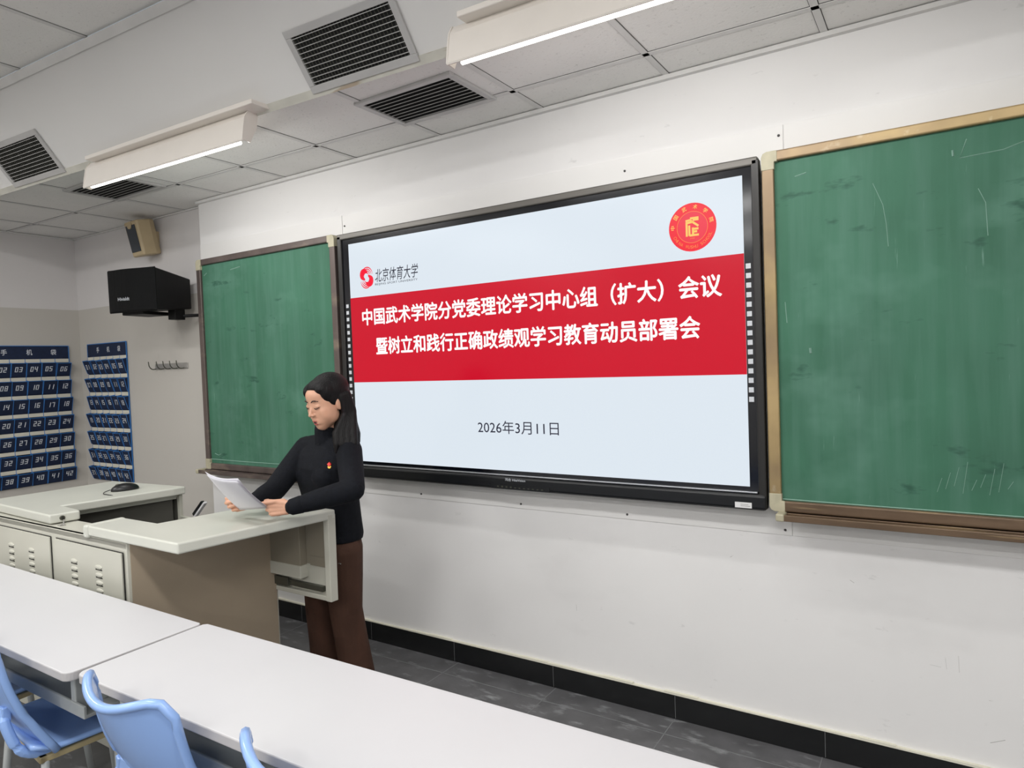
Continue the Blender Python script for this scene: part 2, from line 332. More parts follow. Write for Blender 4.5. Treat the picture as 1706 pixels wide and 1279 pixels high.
# sloped plaster bulkhead between the two ceiling heights
BO = V((-2.137, -0.959, ZC)); BU = V((1, 0.054, 0)).normalized(); BS = V((0, -0.6, 0.8)); BN = BU.cross(BS).normalized()
if BN.y > 0: BN = -BN
bm = BM(); obox(bm, BO, BU, BS, BN, (-1.45, 0, -0.04), (6.9, 0.497, 0)); struct('bulkhead_wall', bm, M['plaster'])
bm = BM(); obox(bm, BO, BU, BS, BN, (-1.45, -0.035, -0.03), (6.9, 0.0, 0.006)); struct('trim_2', bm, M['angle'])
bm = BM(); obox(bm, BO, BU, BS, BN, (-1.45, 0.46, 0.0), (6.9, 0.50, 0.012)); struct('trim_3', bm, M['tbar'])
yu = lambda x: bl(x) - 0.6 * 0.497
bm = BM(); prism(bm, [(XL, yu(XL)), (XR, yu(XR)), (XR, YB), (XL, YB)], ZN, ZN + 0.05)
for k in range(-5, 8):
    x = 0.05 + 0.615 * k
    for a, mi, zz in ((0.013, 0, ZN - 0.004), (0.016, 1, ZN - 0.0015)): box(bm, (x - a, YB, zz), (x + a, yu(x), ZN), 1 + mi)
for k in range(0, 11):
    y = -1.72 - 0.615 * k
    if y > YB:
        for a, mi, zz in ((0.013, 0, ZN - 0.004), (0.016, 1, ZN - 0.0015)): box(bm, (XL, y - a, zz), (XR, y + a, ZN), 1 + mi)
struct('ceiling_main', bm, [M['tile'], M['tbar'], M['seam']])
# wall sheets behind the boards and the display, with bolts
bm = BM()
for a, b in ((XS + 0.001, -0.142), (-0.138, 2.306), (2.31, XR)): box(bm, (a, -0.004, 0.872), (b, 0.0, 2.50 if a > -1 else 2.505))
so = struct('trim_4', bm, M['sheet'], bevel=0.001)
bm = BM()
for x, z in ((2.29, 2.46), (1.64, 2.44), (2.28, 0.893), (1.03, 0.895), (0.38, 0.897), (1.60, 0.894), (-0.12, 2.44), (-0.9, 0.89)):
    bmesh.ops.create_cone(bm, cap_ends=True, segments=10, radius1=0.0055, radius2=0.004, depth=0.005, matrix=Matrix.Translation((x, -0.0062, z)) @ Matrix.Rotation(math.pi / 2, 4, 'X'))
bo = obj('bolt_heads', bm, M['seam'], so)

# ------------------------------------------------------------------ interactive display
X0, X1, Z0, Z1 = 0.0, 2.169, 1.078, 2.306
tv = thing('interactive_display', 'large black framed wall display showing a red and white slide between the two green chalkboards', 'display', (1.08, -0.05, 0.985))
bm = BM(); box(bm, (-0.075, -0.075, 1.0), (2.22, -0.008, 2.36)); obj('housing', bm, M['black'], tv, bevel=0.004)
def bar(name, lo, hi, mt, bev=0.006): 
    bm = BM(); box(bm, lo, hi); return obj(name, bm, mt, tv, bevel=bev, seg=3)
bar('top_bezel', (-0.084, -0.108, 2.336), (2.229, -0.07, 2.369), M['bezel'])
bar('side_bezel', (-0.084, -0.108, 0.99), (-0.052, -0.07, 2.36), M['bezelside'])
bar('side_bezel', (2.203, -0.108, 0.99), (2.234, -0.07, 2.36), M['bezelside'])
bar('bottom_bezel', (-0.084, -0.114, 0.985), (2.234, -0.07, 1.052), M['black'], 0.014)
bar('accent_strip', (-0.05, -0.111, 1.053), (2.20, -0.1, 1.060), M['silver'], 0.002)
bm = BM(); box(bm, (-0.053, -0.098, 1.058), (2.204, -0.072, 2.338)); obj('screen_border', bm, M['glassblack'], tv)
bm = BM(); box(bm, (X0, -0.1000, Z0), (X1, -0.0975, Z1)); scr = obj('screen', bm, M['slide_white'], tv)
AX, AZ = V((1, 0, 0)), V((0, 0, 1)); T1, T2, T3 = -0.1012, -0.1022, -0.1030
bm = BM(); box(bm, (X0, T1, 1.525), (X1, -0.1, 2.002)); obj('red_banner', bm, M['slide_red'], scr)
bm = BM(); text_on(bm, '中国武术学院分党委理论学习中心组（扩大）会议', (0.088, T2, 1.842), AX, AZ, 1.991, 0.092, 0.05); obj('title_text', bm, M['slide_text'], scr)
bm = BM(); text_on(bm, '暨树立和践行正确政绩观学习教育动员部署会', (0.184, T2, 1.678), AX, AZ, 1.803, 0.092, 0.05); obj('title_text', bm, M['slide_text'], scr)
bm = BM(); text_on(bm, '2026年3月11日', (0.852, T1, 1.258), AX, AZ, 0.461, 0.064, 0.004); obj('date_text', bm, M['slide_dark'], scr)
# university mark: red swirl, brush lettering, small roman line
bm = BM()
def arcband(cx, cz, pts, wmax):
    """tapering stroke in the screen plane"""
    P = spline([(x, 0, z) for x, z in pts], 6); n = len(P); L = []; Rr = []
    for i, p in enumerate(P):
        t = P[min(i + 1, n - 1)] - P[max(i - 1, 0)]; t.normalize(); nn = V((-t.z, 0, t.x)); ww = wmax * math.sin(math.pi * (0.04 + 0.92 * i / (n - 1))) ** 0.8 * 0.5
        L.append(V((cx, T1, cz)) + p + nn * ww); Rr.append(V((cx, T1, cz)) + p - nn * ww)
    a = [bm.verts.new(q) for q in L]; b = [bm.verts.new(q) for q in Rr]
    for i in range(n - 1): bm.faces.new([a[i], a[i + 1], b[i + 1], b[i]])
for sgn in (1, -1):
    arcband(0.132, 2.106, [(sgn * x, sgn * z) for x, z in ((-0.012, -0.012), (-0.034, 0.006), (-0.03, 0.03), (-0.012, 0.036), (0.006, 0.026))], 0.034)
    for k in range(4):
        r = 0.020 + 0.0085 * k
        arcband(0.132, 2.106, [(sgn * x, sgn * z) for x, z in [(-0.002 + r * 0.95 * math.cos(math.radians(a)) + 0.002 * k, 0.006 + r * 1.12 * math.sin(math.radians(a))) for a in (188, 150, 112, 74, 40, 12)]], 0.0062)
obj('swirl_logo', bm, M['slide_logo'], scr)
bm = BM(); text_on(bm, '北京体育大学', (0.194, T1, 2.074), AX, AZ, 0.305, 0.072, 0.006, shear=0.12); text_on(bm, 'BEIJING SPORT UNIVERSITY', (0.194, T1, 2.054), AX, AZ, 0.305, 0.014, 0.0)
obj('logo_text', bm, M['slide_dark'], scr)
# round school emblem
EC = V((1.967, T1, 2.132)); 
def disc(bm, c, r, r2=0.0, n=48, mi=0):
    o_ = [bm.verts.new(c + V((math.cos(2 * math.pi * k / n) * r, 0, math.sin(2 * math.pi * k / n) * r))) for k in range(n)]
    if r2 <= 0: bm.faces.new(o_).material_index = mi; return
    i_ = [bm.verts.new(c + V((math.cos(2 * math.pi * k / n) * r2, 0, math.sin(2 * math.pi * k / n) * r2))) for k in range(n)]
    for k in range(n): bm.faces.new([o_[k], o_[(k + 1) % n], i_[(k + 1) % n], i_[k]]).material_index = mi
bm = BM(); disc(bm, EC, 0.0985); disc(bm, EC + V((0, -0.0004, 0)), 0.063, 0, mi=1); disc(bm, EC + V((0, -0.0008, 0)), 0.0645, 0.0625, mi=2)
em = obj('emblem', bm, [M['slide_emblem'], M['slide_emblem_in'], M['slide_gold2']], scr)
bm = BM(); c0 = EC + V((0, -0.0012, 0))
def stroke(x0, z0, x1, z1, wd=0.0085):
    a = V((x0, 0, z0)); b_ = V((x1, 0, z1)); t = (b_ - a).normalized(); nn = V((-t.z, 0, t.x)) * wd / 2
    bm.faces.new([bm.verts.new(c0 + q) for q in (a - nn, b_ - nn, b_ + nn, a + nn)])
for s_ in ((-.027, .027, -.006, .030), (-.008, .036, .027, .036), (.003, .029, .027, .029), (-.027, .018, .004, .021), (-.010, .030, .026, .002), (-.023, .018, -.023, -.036), (-.012, .008, -.012, -.034), (.003, -.002, .003, -.030), (.003, -.008, .026, -.008), (.003, -.019, .020, -.019), (-.012, -.033, .027, -.033)): stroke(*s_)
for ch, a in zip('中国武术学院', (176, 145, 113, 80, 47, 14)):
    an = math.radians(a); rad = V((math.cos(an), 0, math.sin(an))); tn = V((math.sin(an), 0, -math.cos(an)))
    text_on(bm, ch, c0 + rad * 0.0725 - tn * 0.009, tn, rad, 0.018, 0.018, 0.02)
obj('emblem_lettering', bm, M['slide_gold'], scr)
bm = BM(); word = 'CHINA WUSHU SCHOOL'
for i, ch in enumerate(word):
    if ch == ' ': continue
    an = math.radians(206 + (336 - 206) * i / (len(word) - 1)); rad = V((math.cos(an), 0, math.sin(an))); tn = V((-math.sin(an), 0, math.cos(an)))
    text_on(bm, ch, c0 + rad * 0.087 - tn * 0.0045, tn, -rad, 0.003 if ch == 'I' else 0.009, 0.0125, 0.01)
text_on(bm, '1958', c0 + V((-0.009, 0, -0.048)), AX, AZ, 0.018, 0.005, 0.0)
obj('emblem_small_lettering', bm, M['slide_gold2'], scr)
# soft keys down both borders, maker's mark, port strip, sticker
kb = BM(); box(kb, (-0.0095, -0.0995, -0.010), (0.0095, -0.0975, 0.010)); k0 = obj('soft_key', kb, M['key'], tv)
for side_x, zt, zb in ((2.184, 1.951, 1.426), (-0.029, 1.96, 1.432)):
    for i in range(15):
        o = k0 if (side_x > 1 and i == 0) else k0.copy()
        if o is not k0: COL.objects.link(o); o.matrix_parent_inverse = k0.matrix_parent_inverse.copy()
        o.location = (side_x, 0, zt + (zb - zt) * i / 14)
bm = BM(); text_on(bm, '鸿合 HiteVision', (1.012, -0.1150, 1.029), AX, AZ, 0.116, 0.015, 0.015); obj('maker_mark', bm, M['ink'], tv)
bm = BM(); box(bm, (0.93, -0.116, 0.989), (1.26, -0.11, 1.010)); ps = obj('port_strip', bm, M['black'], tv)
bm = BM()
for i in range(11): box(bm, (0.965 + i * 0.025, -0.1165, 0.996), (0.975 + i * 0.025, -0.1155, 0.996 + (0.008 if i < 4 else 0.005)))
obj('port', bm, M['rail'], ps)
bm = BM(); box(bm, (2.113, -0.1165, 0.994), (2.178, -0.1135, 1.016)); st = obj('white_sticker', bm, M['sticker'], tv)
bm = BM(); box(bm, (2.135, -0.1169, 1.001), (2.172, -0.1164, 1.003)); box(bm, (2.135, -0.1169, 1.007), (2.165, -0.1164, 1.009)); obj('sticker_print', bm, M['stickergrey'], st)

# ------------------------------------------------------------------ chalkboards
def chalkboard(name, label, x0, x1, z0, z1, bmat, fmat, corner_gold, tray, marks):
    t = thing(name, label, 'chalkboard', ((x0 + x1) / 2, -0.05, z0))
    f = 0.045
    bm = BM(); box(bm, (x0 + 0.03, -0.086, z0 + 0.03), (x1 - 0.03, -0.008, z1 - 0.03)); obj('writing_surface', bm, bmat, t)
    def fr(nm, lo, hi, mt=fmat, parent=t, bv=0.006):
        bm = BM(); box(bm, lo, hi); return obj(nm, bm, mt, parent, bevel=bv, seg=3)
    fr('top_rail', (x0 + f, -0.102, z1 - 0.04), (x1 - f, -0.008, z1)); fr('bottom_rail', (x0 + f, -0.102, z0), (x1 - f, -0.008, z0 + 0.042), M['frame_brown'] if corner_gold else fmat)
    for a in (x0, x1 - f): fr('side_rail', (a, -0.102, z0 + 0.06), (a + f, -0.008, z1 - 0.06))
    for a in (x0, x1):
        for c_, sg in ((z0, 1), (z1, -1)):
            bm = BM(); s_ = 1 if a == x0 else -1
            pl = [(a, c_ + sg * 0.02), (a + s_ * 0.006, c_ + sg * 0.006), (a + s_ * 0.02, c_), (a + s_ * 0.058, c_), (a + s_ * 0.058, c_ + sg * 0.042), (a + s_ * 0.047, c_ + sg * 0.042), (a + s_ * 0.047, c_ + sg * 0.07), (a, c_ + sg * 0.07)]
            xprism(bm, pl, -0.104, -0.006); obj('corner_cap', bm, M['corner'], t, bevel=0.002)
    # chalk ledge below: a shallow trough
    ta, tb = tray; bm = BM(); prof = [(-0.10, z0 - 0.004), (-0.10, z0 - 0.014), (-0.135, z0 - 0.017), (-0.142, z0 - 0.002), (-0.152, z0 - 0.002), (-0.152, z0 - 0.026), (-0.008, z0 - 0.026), (-0.008, z0 - 0.004)]
    a = [bm.verts.new((ta, y, z)) for y, z in prof]; b_ = [bm.verts.new((tb, y, z)) for y, z in prof]
    bm.faces.new(a); bm.faces.new(b_[::-1])
    for i in range(8): bm.faces.new([a[i], a[(i + 1) % 8], b_[(i + 1) % 8], b_[i]])
    tr = obj('chalk_ledge', bm, M['frame_brown'] if corner_gold else fmat, t, bevel=0.002)
    bm = BM(); box(bm, (ta - 0.012, -0.155, z0 - 0.028), (ta + 0.02, -0.008, z0 + 0.001)); obj('ledge_end_cap', bm, M['corner'], tr, bevel=0.006, seg=3)
    bm = BM()
    for pts, r in marks: tube(bm, [(x, -0.0862, z) for x, z in pts], r, 4)
    obj('chalk_marks', bm, M['chalkfaint'], t)
    return t
LBm = [([(-1.37, 1.06), (-1.33, 1.05), (-1.30, 1.06)], 0.002), ([(-0.30, 2.18), (-0.297, 2.182)], 0.004), ([(-1.39, 2.27), (-1.36, 2.285)], 0.003), ([(-1.1, 2.28), (-1.0, 2.29)], 0.003), ([(-1.41, 1.02), (-1.1, 1.018), (-0.6, 1.02)], 0.0025)]
chalkboard('chalkboard', 'green chalkboard in a dark frame behind the woman, left of the display', -1.457, -0.112, 0.953, 2.379, M['board_a'], M['frame_dark'], False, (-1.49, -0.12), LBm)
RBm = [([(2.36, 2.27), (2.40, 2.278)], 0.0022), ([(2.90, 2.30), (2.88, 2.24), (3.0, 2.245), (3.12, 2.28)], 0.0015), ([(2.86, 2.27), (2.861, 2.25)], 0.003), ([(2.62, 2.2), (2.65, 2.12), (2.66, 2.05), (2.665, 1.97)], 0.0011), ([(2.93, 2.13), (2.95, 2.08), (2.955, 1.97)], 0.0012), ([(2.315, 1.80), (2.32, 1.72)], 0.0015), ([(2.40, 1.62), (2.402, 1.60)], 0.004), ([(2.29, 1.035), (2.6, 1.033), (3.2, 1.034)], 0.0025)]
for i in range(9): RBm.append(([(2.80 + i * 0.025, 1.10 + 0.012 * (i % 3)), (2.815 + i * 0.025, 1.15 + 0.02 * (i % 4))], 0.0007))
chalkboard('chalkboard', 'green chalkboard in a worn golden frame at the right edge of the photo', 2.242, 3.95, 0.988, 2.378, M['board_b'], M['frame_gold'], True, (2.285, 3.93), RBm)

# ------------------------------------------------------------------ blackboard lamps, vents
def board_lamp(label, xa, xb):
    y = -0.92; sl = 0.03
    t = thing('chalkboard_lamp', label, 'lamp', ((xa + xb) / 2, y, ZC), group='chalkboard lamps')
    Y = lambda x: y + 0.035 * (x - xa)
    bm = BM(); pr = [(0.030, 2.795), (0.012, 2.79), (-0.012, 2.755), (-0.022, 2.70), (-0.030, 2.652), (-0.026, 2.652), (-0.017, 2.70), (-0.007, 2.752), (0.015, 2.784), (0.030, 2.789)]
    loft(bm, [[(x, Y(x) + a, z) for a, z in pr] for x in (xa, xb)]); obj('reflector', bm, M['lampwhite'], t)
    bm = BM(); loft(bm, [[(x, Y(x) + a, z) for a, z in ((-0.045, 2.785), (0.06, 2.785), (0.06, 2.806), (-0.045, 2.806))] for x in (xa + 0.06, xb + 0.09)]); obj('mounting_tray', bm, M['lampwhite'], t, bevel=0.004)
    bm = BM(); tube(bm, [(xa + 0.05, Y(xa) - 0.006, 2.652), (xb - 0.05, Y(xb) - 0.006, 2.652)], 0.011, 10); obj('fluorescent_tube', bm, M['tube'], t)
    bm = BM(); tube(bm, [(xa, Y(xa) - 0.026, 2.650), (xb, Y(xb) - 0.026, 2.650)], 0.005, 6); obj('lower_edge', bm, M['lampwhite'], t)
    for x in (xa + 0.002, xb - 0.002):
        bm = BM(); bz = [(0.032, 2.795), (0.006, 2.79), (-0.014, 2.755), (-0.024, 2.70), (-0.031, 2.650), (0.012, 2.645), (0.05, 2.72), (0.06, 2.79)]; loft(bm, [[(q_, Y(x) + a, z) for a, z in bz] for q_ in (x - 0.003, x + 0.003)]); obj('end_plate', bm, M['lampwhite'], t)
    area('chalkboard_lamp_light', ((xa + xb) / 2, Y((xa + xb) / 2) + 0.035, 2.655), (math.radians(34), 0, 0), xb - xa, 0.05, 8)
board_lamp('white chalkboard lamp hanging above the woman, left of the square ceiling grille', -1.134, 0.192)
board_lamp('white chalkboard lamp above the display, nearer the camera and cut by the top edge', 1.385, 2.70)
def supply_grille(label, u0):
    t = thing('supply_grille', label, 'vent', BO + BU * (u0 + 0.285) + BS * 0.11, group='supply grilles in the bulkhead')
    u1, v0, v1 = u0 + 0.57, -0.018, 0.236; f = 0.03
    bm = BM(); obox(bm, BO, BU, BS, BN, (u0 + f, v0 + f, 0.0005), (u1 - f, v1 - f, 0.002)); obj('duct', bm, M['ventdark'], t)
    bm = BM()
    for lo, hi in (((u0, v0, 0), (u1, v0 + f, 0.012)), ((u0, v1 - f, 0), (u1, v1, 0.012)), ((u0, v0 + f, 0), (u0 + f, v1 - f, 0.012)), ((u1 - f, v0 + f, 0), (u1, v1 - f, 0.012))): obox(bm, BO, BU, BS, BN, lo, hi)
    obj('grille_frame', bm, M['ventframe'], t, bevel=0.002)
    bm = BM()
    for i in range(30):
        u = u0 + f + (i + 0.5) * (0.57 - 2 * f) / 30; obox(bm, BO, BU, BS, BN, (u - 0.001, v0 + f, 0.002), (u + 0.001, v1 - f, 0.006))
    obj('rear_blades', bm, M['rail'], t)
    bm = BM()
    for i in range(10):
        v = v0 + f + (i + 0.6) * (v1 - v0 - 2 * f) / 10; obox(bm, BO, BU, BS, BN, (u0 + f, v - 0.0013, 0.003), (u1 - f, v + 0.0013, 0.010))
    obj('front_blades', bm, M['ventframe'], t)
supply_grille('supply grille in the sloped bulkhead at the left edge of the photo', 0.18)
supply_grille('supply grille in the sloped bulkhead, cut off by the top edge', 2.70)
def return_grille(label, x0, y1, w_, d_):
    t = thing('return_grille', label, 'vent', (x0 + w_ / 2, y1 - d_ / 2, ZC), group='ceiling return grilles'); z = ZC - 0.014; y0 = y1 - d_; f = 0.03
    bm = BM(); box(bm, (x0 + f, y0 + f, ZC - 0.005), (x0 + w_ - f, y1 - f, ZC - 0.0045)); obj('duct', bm, M['ventdark'], t)
    bm = BM()
    for lo, hi in (((x0, y0, z), (x0 + w_, y0 + f, ZC)), ((x0, y1 - f, z), (x0 + w_, y1, ZC)), ((x0, y0 + f, z), (x0 + f, y1 - f, ZC)), ((x0 + w_ - f, y0 + f, z), (x0 + w_, y1 - f, ZC))): box(bm, lo, hi)
    obj('grille_frame', bm, M['ventframe'], t, bevel=0.003)
    bm = BM()
    for i in range(9):
        y = y0 + f + 0.012 + (i + 0.3) * (d_ - 2 * f - 0.012) / 9
        hexa(bm, [(x0 + f, y, z + 0.001), (x0 + w_ - f, y, z + 0.001), (x0 + w_ - f, y + 0.014, z + 0.006), (x0 + f, y + 0.014, z + 0.006), (x0 + f, y, z + 0.003), (x0 + w_ - f, y, z + 0.003), (x0 + w_ - f, y + 0.014, z + 0.008), (x0 + f, y + 0.014, z + 0.008)])
    obj('grille_slats', bm, M['ventslat'], t)
return_grille('ceiling return grille between the two chalkboard lamps', 0.59, -0.255, 0.55, 0.35)
return_grille('ceiling return grille behind the left chalkboard lamp', -1.875, -0.37, 0.57, 0.35)

# ------------------------------------------------------------------ speakers and hook rack in the corner
sx = V((-1.845, -0.20, 2.19)); ang = math.radians(14)
lx = V((math.cos(ang), math.sin(ang), 0)); ly = V((-math.sin(ang), math.cos(ang), 0)); lz = V((0, 0, 1))
t = thing('loudspeaker', 'black wide loudspeaker on a bracket left of the far chalkboard', 'speaker', (-1.84, -0.0, 2.02))
P3 = lambda a, b, c: sx + lx * a + ly * b + lz * c
bm = BM()
fr_ = [(-0.21, -0.145), (0.20, -0.145), (0.20, 0.145), (-0.21, 0.145)]; bk_ = [(-0.16, -0.115), (0.16, -0.115), (0.16, 0.10), (-0.16, 0.10)]
loft(bm, [[P3(a, -0.15, c) for a, c in fr_], [P3(a, 0.20, c) for a, c in bk_]]); obj('cabinet', bm, M['spk'], t, bevel=0.008)
bm = BM(); n = 10; rings = []
for k in range(n + 1):
    a = -0.215 + 0.42 * k / n; bulge = -0.045 * (1 - ((a + 0.005) / 0.21) ** 2); rings.append([P3(a, -0.148, -0.148), P3(a, -0.152 + bulge, -0.14), P3(a, -0.155 + bulge, 0.14), P3(a, -0.148, 0.148)])
loft(bm, rings); gr = obj('grille', bm, M['grillecloth'], t, smooth=False, bevel=0.003)
bm = BM(); text_on(bm, 'Hivialdt', P3(-0.075, -0.204, -0.072), lx, lz, 0.10, 0.022, 0.03); obj('maker_mark', bm, M['ink'], gr)
bm = BM(); obox(bm, sx, lx, ly, lz, (-0.14, -0.12, -0.162), (0.05, 0.1, -0.138)); obj('base_plate', bm, M['spk'], t, bevel=0.004)
bm = BM(); obox(bm, sx, lx, ly, lz, (0.09, 0.05, -0.195), (0.155, 0.14, -0.11)); tube(bm, [P3(0.12, 0.1, -0.17), (-1.66, 0.08, 2.03)], 0.012, 8); box(bm, (-1.70, 0.072, 1.99), (-1.62, 0.088, 2.07)); obj('wall_bracket', bm, M['spk'], t, bevel=0.003)
t = thing('wall_speaker', 'small beige speaker high on the wall under the ceiling corner', 'speaker', (-2.27, 0.05, 2.55))
sx2 = V((-2.245, 0.02, 2.65)); an = math.radians(-4); ax2 = V((math.cos(an), math.sin(an), 0)); tl = math.radians(12)
ay2 = V((-math.sin(an) * math.cos(tl), math.cos(an) * math.cos(tl), math.sin(tl))); az2 = ax2.cross(ay2)
Q = lambda a, b, c: sx2 + ax2 * a + ay2 * b + az2 * c
bm = BM(); loft(bm, [[Q(a * k, b, c + dz) for a, c in ((-0.085, -0.13), (0.085, -0.13), (0.095, 0.13), (-0.095, 0.13))] for b, k, dz in ((-0.10, 0.98, 0), (-0.085, 1.04, 0), (0.0, 1.0, 0), (0.05, 0.7, 0.0))]); obj('cabinet', bm, M['beige'], t, bevel=0.012, seg=3)
bm = BM(); obox(bm, sx2, ax2, ay2, az2, (-0.068, -0.106, -0.095), (0.068, -0.099, 0.10)); obj('grille', bm, M['greycloth'], t, bevel=0.003)
bm = BM(); bmesh.ops.create_cone(bm, cap_ends=True, segments=20, radius1=0.028, radius2=0.028, depth=0.01, matrix=Matrix.Translation(Q(0, -0.104, 0.10)) @ Matrix.Rotation(math.pi / 2, 4, 'X')); obj('badge_disc', bm, M['beige'], t)
bm = BM(); box(bm, (-2.30, 0.05, 2.60), (-2.20, 0.088, 2.70)); obj('wall_plate', bm, M['beige'], t)
t = thing('hook_rack', 'slim metal coat hook rack on the wall left of the far chalkboard', 'coat hooks', (-2.12, 0.07, 1.67))
bm = BM(); box(bm, (-2.335, 0.080, 1.650), (-1.905, 0.088, 1.695)); obj('back_strip', bm, M['chrome'], t, bevel=0.002)
for i in range(5):
    x = -2.325 + i * 0.088 + (0.02 if i else 0); bm = BM(); tube(bm, spline([(x, 0.082, 1.656), (x, 0.05, 1.654), (x, 0.028, 1.675), (x, 0.022, 1.712)], 4), 0.0042, 6); obj('hook', bm, M['rail'], t, smooth=True)

# ------------------------------------------------------------------ phone pocket charts
SEG = {'0': 'abcdef', '1': 'bc', '2': 'abged', '3': 'abgcd', '4': 'fgbc', '5': 'afgcd', '6': 'afgedc', '7': 'abc', '8': 'abcdefg', '9': 'abfgcd'}
def digits(bm, s, o, ax, az, an, h):
    wd = h * 0.52; th = h * 0.15; pitch = h * 0.72; o = V(o); x0 = -pitch * len(s) / 2
    for i, ch in enumerate(s):
        bx = x0 + i * pitch
        R = {'a': (0, h - th, wd, h), 'd': (0, 0, wd, th), 'g': (0, h / 2 - th / 2, wd, h / 2 + th / 2), 'f': (0, h / 2, th, h), 'e': (0, 0, th, h / 2), 'b': (wd - th, h / 2, wd, h), 'c': (wd - th, 0, wd, h / 2)}
        for sg in SEG[ch]:
            a, b, c, d = R[sg]; sk = lambda x, z: o + V(ax) * (bx + x + 0.12 * z) + V(az) * z + V(an) * 0.0012
            bm.faces.new([bm.verts.new(sk(*q)) for q in ((a, b), (c, b), (c, d), (a, d))])
def pocket_chart(label, cx, width, ztop, zbot, base, ax, an):
    """ax: along the wall, an: out of the wall; base: wall point at the chart's middle, z=0"""
    ax = V(ax); an = V(an); base = V(base); az = V((0, 0, 1)); t = thing('phone_pocket_chart', label, 'pocket chart', base + V((0, 0, zbot)), group='phone pocket charts')
    hw = width / 2; hd = 0.105; pw = width / 6; ph = (ztop - hd - zbot) / 7
    bm = BM(); obox(bm, base, ax, an, az, (-hw, 0, zbot), (hw, 0.005, ztop)); box_rim = 0.005
    for lo, hi in (((-hw - 0.003, 0, zbot), (-hw + 0.003, 0.007, ztop)), ((hw - 0.003, 0, zbot), (hw + 0.003, 0.007, ztop)), ((-hw, 0, ztop - 0.003), (hw, 0.007, ztop + 0.003))): obox(bm, base, ax, an, az, lo, hi, 1)
    for c in range(1, 6): obox(bm, base, ax, an, az, (-hw + pw * c - 0.002, 0.004, zbot), (-hw + pw * c + 0.002, 0.0085, ztop - hd - 0.002), 1)
    obj('backing', bm, [M['navy'], M['bluerim']], t)
    bm = BM()
    for k, ch in enumerate('手机袋'):
        x = -hw + width * (0.28 + 0.27 * k); text_on(bm, ch, base + ax * (x - 0.02) + an * 0.0065 + az * (ztop - 0.075), ax, az, 0.042, 0.046, 0.025)
    obj('heading', bm, M['number'], t)
    for r in range(7):
        z1 = ztop - hd - r * ph; bm = BM(); obox(bm, base, ax, an, az, (-hw + 0.004, 0.004, z1 - 0.034), (hw - 0.004, 0.0075, z1 - 0.004)); obj('label_strip', bm, M['label'], t)
        for c in range(6):
            j = random.Random(r * 6 + c + int(cx * 10)); o_ = base + ax * (-hw + pw * (c + 0.5)) + az * (z1 - ph)
            d = 0.034 + 0.016 * j.random(); h = ph - 0.036 + 0.008 * j.random(); a = pw * 0.485; sk = (j.random() - 0.5) * 0.01
            bm = BM(); pts = lambda y0_, y1_, zz, dz: [o_ + ax * (-a) + an * y0_ + az * zz, o_ + ax * a + an * y0_ + az * zz, o_ + ax * a + an * y1_ + az * (zz + dz), o_ + ax * (-a) + an * (y1_ + sk) + az * (zz + dz)]
            lo_ = pts(0.005, 0.012, 0.004, 0); up = pts(0.005, d, h, -0.006)
            vs = [bm.verts.new(p) for p in lo_ + up]
            for f in ((0, 1, 2, 3), (0, 4, 5, 1), (1, 5, 6, 2), (2, 6, 7, 3), (3, 7, 4, 0)): bm.faces.new([vs[q] for q in f])
            tube(bm, [up[0], up[3], up[2], up[1]], 0.0026, 5, 1); tube(bm, [lo_[3], up[3]], 0.0022, 5, 1); tube(bm, [lo_[2], up[2]], 0.0022, 5, 1)
            pk = obj('pocket', bm, [M['navy'], M['bluerim']], t)
            fz = (up[3] + up[2]) / 2 - (lo_[3] + lo_[2]) / 2; fz.normalize(); fn = ax.cross(fz); fn = -fn if fn.dot(an) < 0 else fn
            bm = BM(); digits(bm, '%02d' % (r * 6 + c + 1), (lo_[3] + lo_[2]) / 2 + fz * (h * 0.33), ax, fz, fn, 0.042); obj('number', bm, M['number'], pk)
pocket_chart('blue numbered phone pocket chart on the left side wall, cut by the photo edge', 1, 0.66, 1.886, 0.737, (XL + 0.004, -0.342, 0), (0, 1, 0), (1, 0, 0))
pocket_chart('blue numbered phone pocket chart on the front wall near the corner, seen slantwise', 2, 0.62, 1.890, 0.735, (-3.05, 0.084, 0), (1, 0, 0), (0, -1, 0))

# ------------------------------------------------------------------ lectern
t = thing('lectern', 'pale grey steel multimedia lectern with its top slid apart', 'lectern', (-0.9, -1.05, 0))
LZ, TH = 0.97, 0.044; UZ = LZ - TH
F0 = (-1.50, -1.405); F1 = (-0.015, -1.40); F2 = (0.088, -0.75); F3 = (-0.86, -0.64); F4 = (-1.46, -0.69)
bm = BM()
def wallseg(a, b, z0, z1, th=0.02, mi=0):
    a = V((a[0], a[1], 0)); b = V((b[0], b[1], 0)); d = (b - a).normalized(); nn = V((-d.y, d.x, 0)) * th
    hexa(bm, [a + V((0, 0, z0)), b + V((0, 0, z0)), b + nn + V((0, 0, z0)), a + nn + V((0, 0, z0)), a + V((0, 0, z1)), b + V((0, 0, z1)), b + nn + V((0, 0, z1)), a + nn + V((0, 0, z1))], mi)
wallseg(F0, F1, 0.0, UZ - 0.004); wallseg(F1, F2, 0.0, UZ - 0.004); wallseg(F2, F3, 0.0, 0.80); wallseg(F3, F4, 0.0, UZ - 0.004); wallseg(F4, F0, 0, UZ - 0.004)
prism(bm, [F0, F1, F2, F3, F4], 0.66, 0.68, 1)
prism(bm, [(F0[0], -1.405), (F1[0], -1.40), (F1[0] + 0.02, -1.26), (F0[0], -1.27)], UZ - 0.03, UZ - 0.004)
obj('body', bm, [M['steel'], M['inside']], t, bevel=0.003)
